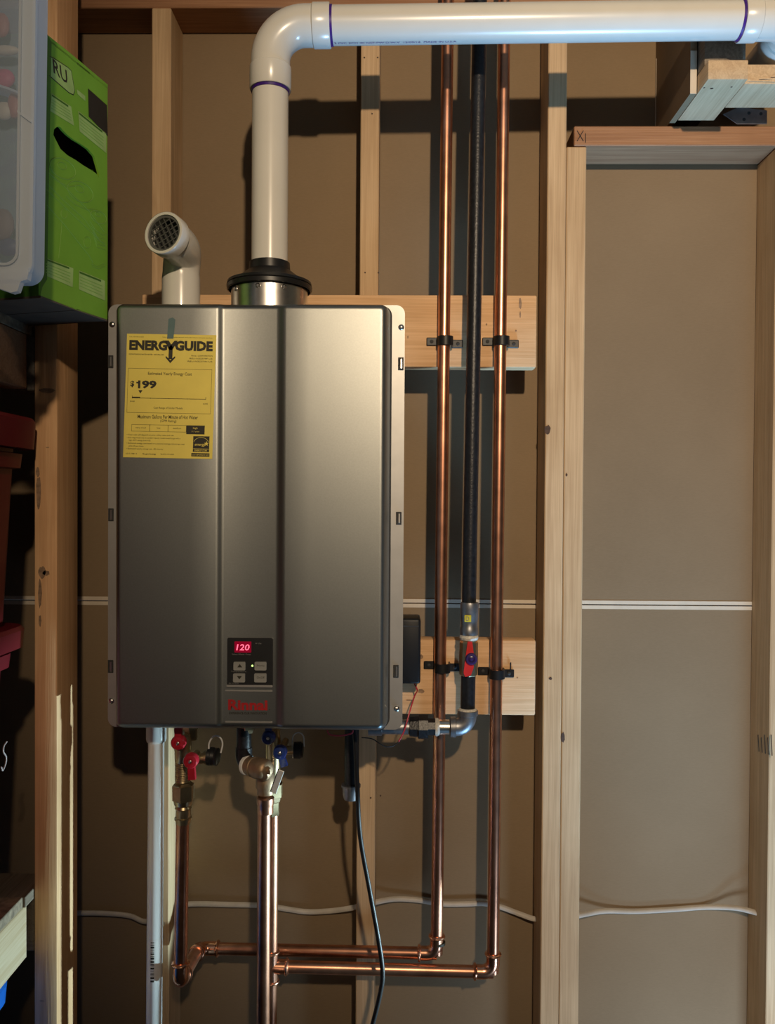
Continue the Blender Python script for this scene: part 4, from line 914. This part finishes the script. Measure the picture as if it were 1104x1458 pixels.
MB().prism([BP(a, b, 0.663) for a, b in rrect(cw-0.004, chh-0.004, 0.016, 6)], (0, 0.0015, 0)).build('base', M['clear'], binx)
tb = [(cw/2-0.001, -chh/2+0.012), (cw/2-0.003, -chh/2-0.002), (cw/2-0.011, -chh/2-0.0045), (cw/2-0.015, -chh/2-0.016), (cw/2-0.022, -chh/2-0.018), (cw/2-0.05, -chh/2-0.009), (cw/2-0.05, -chh/2+0.003)]
MB().prism([BP(a, b, 0.702) for a, b in tb], (0, 0.010, 0)).build('latch', M['frost'], binx)
for v_ in (0.135, -0.035):
    MB().prism([BP(cw/2-0.018, v_+0.003, 0.7015), BP(cw/2-0.001, v_-0.009, 0.7015), BP(cw/2-0.001, v_-0.012, 0.7015), BP(cw/2-0.018, v_, 0.7015)], (0, 0.006, 0)).build('rib', M['frost'], binx)
mb = MB(); ptsd = [(-cw/2+0.06, -0.03)]+[(cw/2-0.13+0.112*i/8, 0.015-0.022*(i/8)**2) for i in range(9)]
mb.prism([BP(a, b, 0.693) for a, b in ptsd+[(p[0], p[1]-0.003) for p in ptsd[::-1]]], (0, 0.028, 0)); mb.build('divider', M['frost'], binx)
# coloured bits and pieces in the case
def bit(name, u, v, t, r, sc, mat, label):
    return tag(MB().ball(BP(u, v, t), r, sc, 14).build(name, M[mat]), label, 'toy', 'small toys in the clear case')
M['pink'] = plain('pink_toy', (0.55, 0.05, 0.14), 0.5); M['cream'] = plain('cream_toy', (0.6, 0.5, 0.38), 0.5); M['navy'] = plain('navy_toy', (0.03, 0.045, 0.12), 0.5); M['toy_red'] = plain('toy_red', (0.4, 0.12, 0.09), 0.5); M['toy_brown'] = plain('toy_brown', (0.2, 0.13, 0.10), 0.6)
c0 = cw/2
def uv(px, py, t): q = P(px, py, t)-V((cc.x, -t, cc.z)); return q.dot(exx), q.dot(ez)
for nm, px, py, r, sc, mt, lbl in (('toy_block', 6, 112, 0.013, (1, .8, .9), 'pink', 'pink toy lump behind the clear case lid'), ('toy_block', 2, 36, 0.010, (1, .8, 1.5), 'toy_red', 'red toy behind the clear lid near the photo top edge'), ('toy_figure', 8, 72, 0.011, (1.6, .8, .55), 'cream', 'cream toy lying across above the pink toy'), ('toy_figure', 20, 150, 0.010, (.8, .8, 1.6), 'toy_red', 'reddish leaning toy above the case divider'), ('toy_block', 6, 158, 0.011, (1, .8, 1.0), 'cream', 'cream round toy resting above the case divider'), ('toy_block', 38, 163, 0.0125, (.7, .7, 1.7), 'navy', 'navy upright toy by the case rim above divider'), ('toy_block', 4, 320, 0.014, (1, .8, 1.4), 'toy_brown', 'brown toy in the lower part of the clear case'), ('toy_block', 12, 352, 0.011, (1.2, .8, 1.0), 'navy', 'navy toy at the bottom of the clear case')):
    u, v = uv(px, py, 0.681); bit(nm, u, v, 0.681, r, (sc[0], 0.6*sc[1], sc[2]), mt, lbl)

# ================================================================== PLASTIC TOTES
def tote(xr_t, xr_b, z0, z1, tb, tf, wid, mat, label, lid, rimh=0.03):
    o = thing('storage_tote', ((xr_t+xr_b)/2-wid/2, -(tb+tf)/2, z0), label, 'tote')
    cy = -(tb+tf)/2; dl = tf-tb; tap = xr_t-xr_b
    def sec(x_off, z, r=0.03, grow=0.0):
        hw = wid/2-x_off+grow; hl_ = dl/2-x_off+grow; cxx = xr_t-wid/2
        return [V((cxx+a, cy+b, z)) for a, b in rrect(2*hw, 2*hl_, r, 6)]
    mb = MB(); zr = z1-rimh
    secs = [sec(tap+0.006, z0, 0.028), sec(tap, z0+0.008, 0.03), sec(0.008, zr-0.004, 0.035), sec(0.0, zr+0.002, 0.035), sec(0, z1-0.03 if lid else z1, 0.035)]
    R = [[mb.bm.verts.new(p) for p in s] for s in secs]
    for a, b in zip(R, R[1:]):
        for k in range(len(a)): mb.bm.faces.new((a[k], a[(k+1) % len(a)], b[(k+1) % len(a)], b[k]))
    mb.bm.faces.new(R[0][::-1])
    mb.build('body', M[mat], o, 30)
    # rim band
    mb = MB(); ro = [sec(0, zr, 0.04, 0.006), sec(0, zr-0.004, 0.04, 0.016), sec(0, z1-0.006, 0.04, 0.018), sec(0, z1, 0.04, 0.014), sec(0, z1, 0.035, -0.004 if not lid else -0.06)]
    R = [[mb.bm.verts.new(p) for p in s] for s in ro]
    for a, b in zip(R, R[1:]):
        for k in range(len(a)): mb.bm.faces.new((a[k], a[(k+1) % len(a)], b[(k+1) % len(a)], b[k]))
    if lid: mb.bm.faces.new(R[-1])
    mb.build('lid' if lid else 'rim', M[mat], o, 30)
    mb = MB(); s = sec(0.004, zr-0.012, 0.036, 0.006); s2_ = sec(0.004, zr-0.034, 0.036, 0.004)
    A = [mb.bm.verts.new(p) for p in s]; B = [mb.bm.verts.new(p) for p in s2_]; C2 = [mb.bm.verts.new(p) for p in sec(0.010, zr-0.036, 0.036)]; A0 = [mb.bm.verts.new(p) for p in sec(0.006, zr-0.010, 0.036)]
    for a, b in ((A0, A), (A, B), (B, C2)):
        for k in range(len(a)): mb.bm.faces.new((a[k], a[(k+1) % len(a)], b[(k+1) % len(a)], b[k]))
    mb.build('lip', M[mat], o, 30)
    return o
xT1, xB1 = P(46, 680, 0.36).x, P(24, 880, 0.36).x
zl = P(20, 897, 0.42).z
tote(P(44, 660, 0.36).x-0.006, xB1-0.004, zl+0.001, P(20, 596, 0.37).z, 0.355, 0.86, 0.42, 'tote_red', 'red plastic tote stacked upper of two, left of the shelf post', False, 0.045)
t2 = tote(P(28, 965, 0.36).x-0.004, P(3, 1221, 0.36).x, zs2+0.001, zl, 0.36, 0.86, 0.42, 'tote_red', 'red plastic lidded tote stacked lower of two, on the lower shelf', True)
pl_ = V((P(14, 1080, 0.42).x+0.0065, 0, 0))
sq = [hit(a, b, V((P(16, 1080, 0.38).x, 0, 0)), X_)+V((0.002, 0, 0)) for a, b in ((8, 1056), (4, 1062), (3, 1070), (7, 1078), (6, 1088), (2, 1097), (0, 1092))]
MB().sweep(spline(sq), 0.0012, 6).build('script_lettering', M['white_ink'], t2)
zblue = P(10, 1388, 0.36).z
tote(P(14, 1395, 0.36).x-0.016, P(-30, 1500, 0.36).x, 0.0, zblue-0.003, 0.36, 0.86, 0.42, 'tote_blue', 'blue plastic lidded tote on the floor under the lower shelf', True)
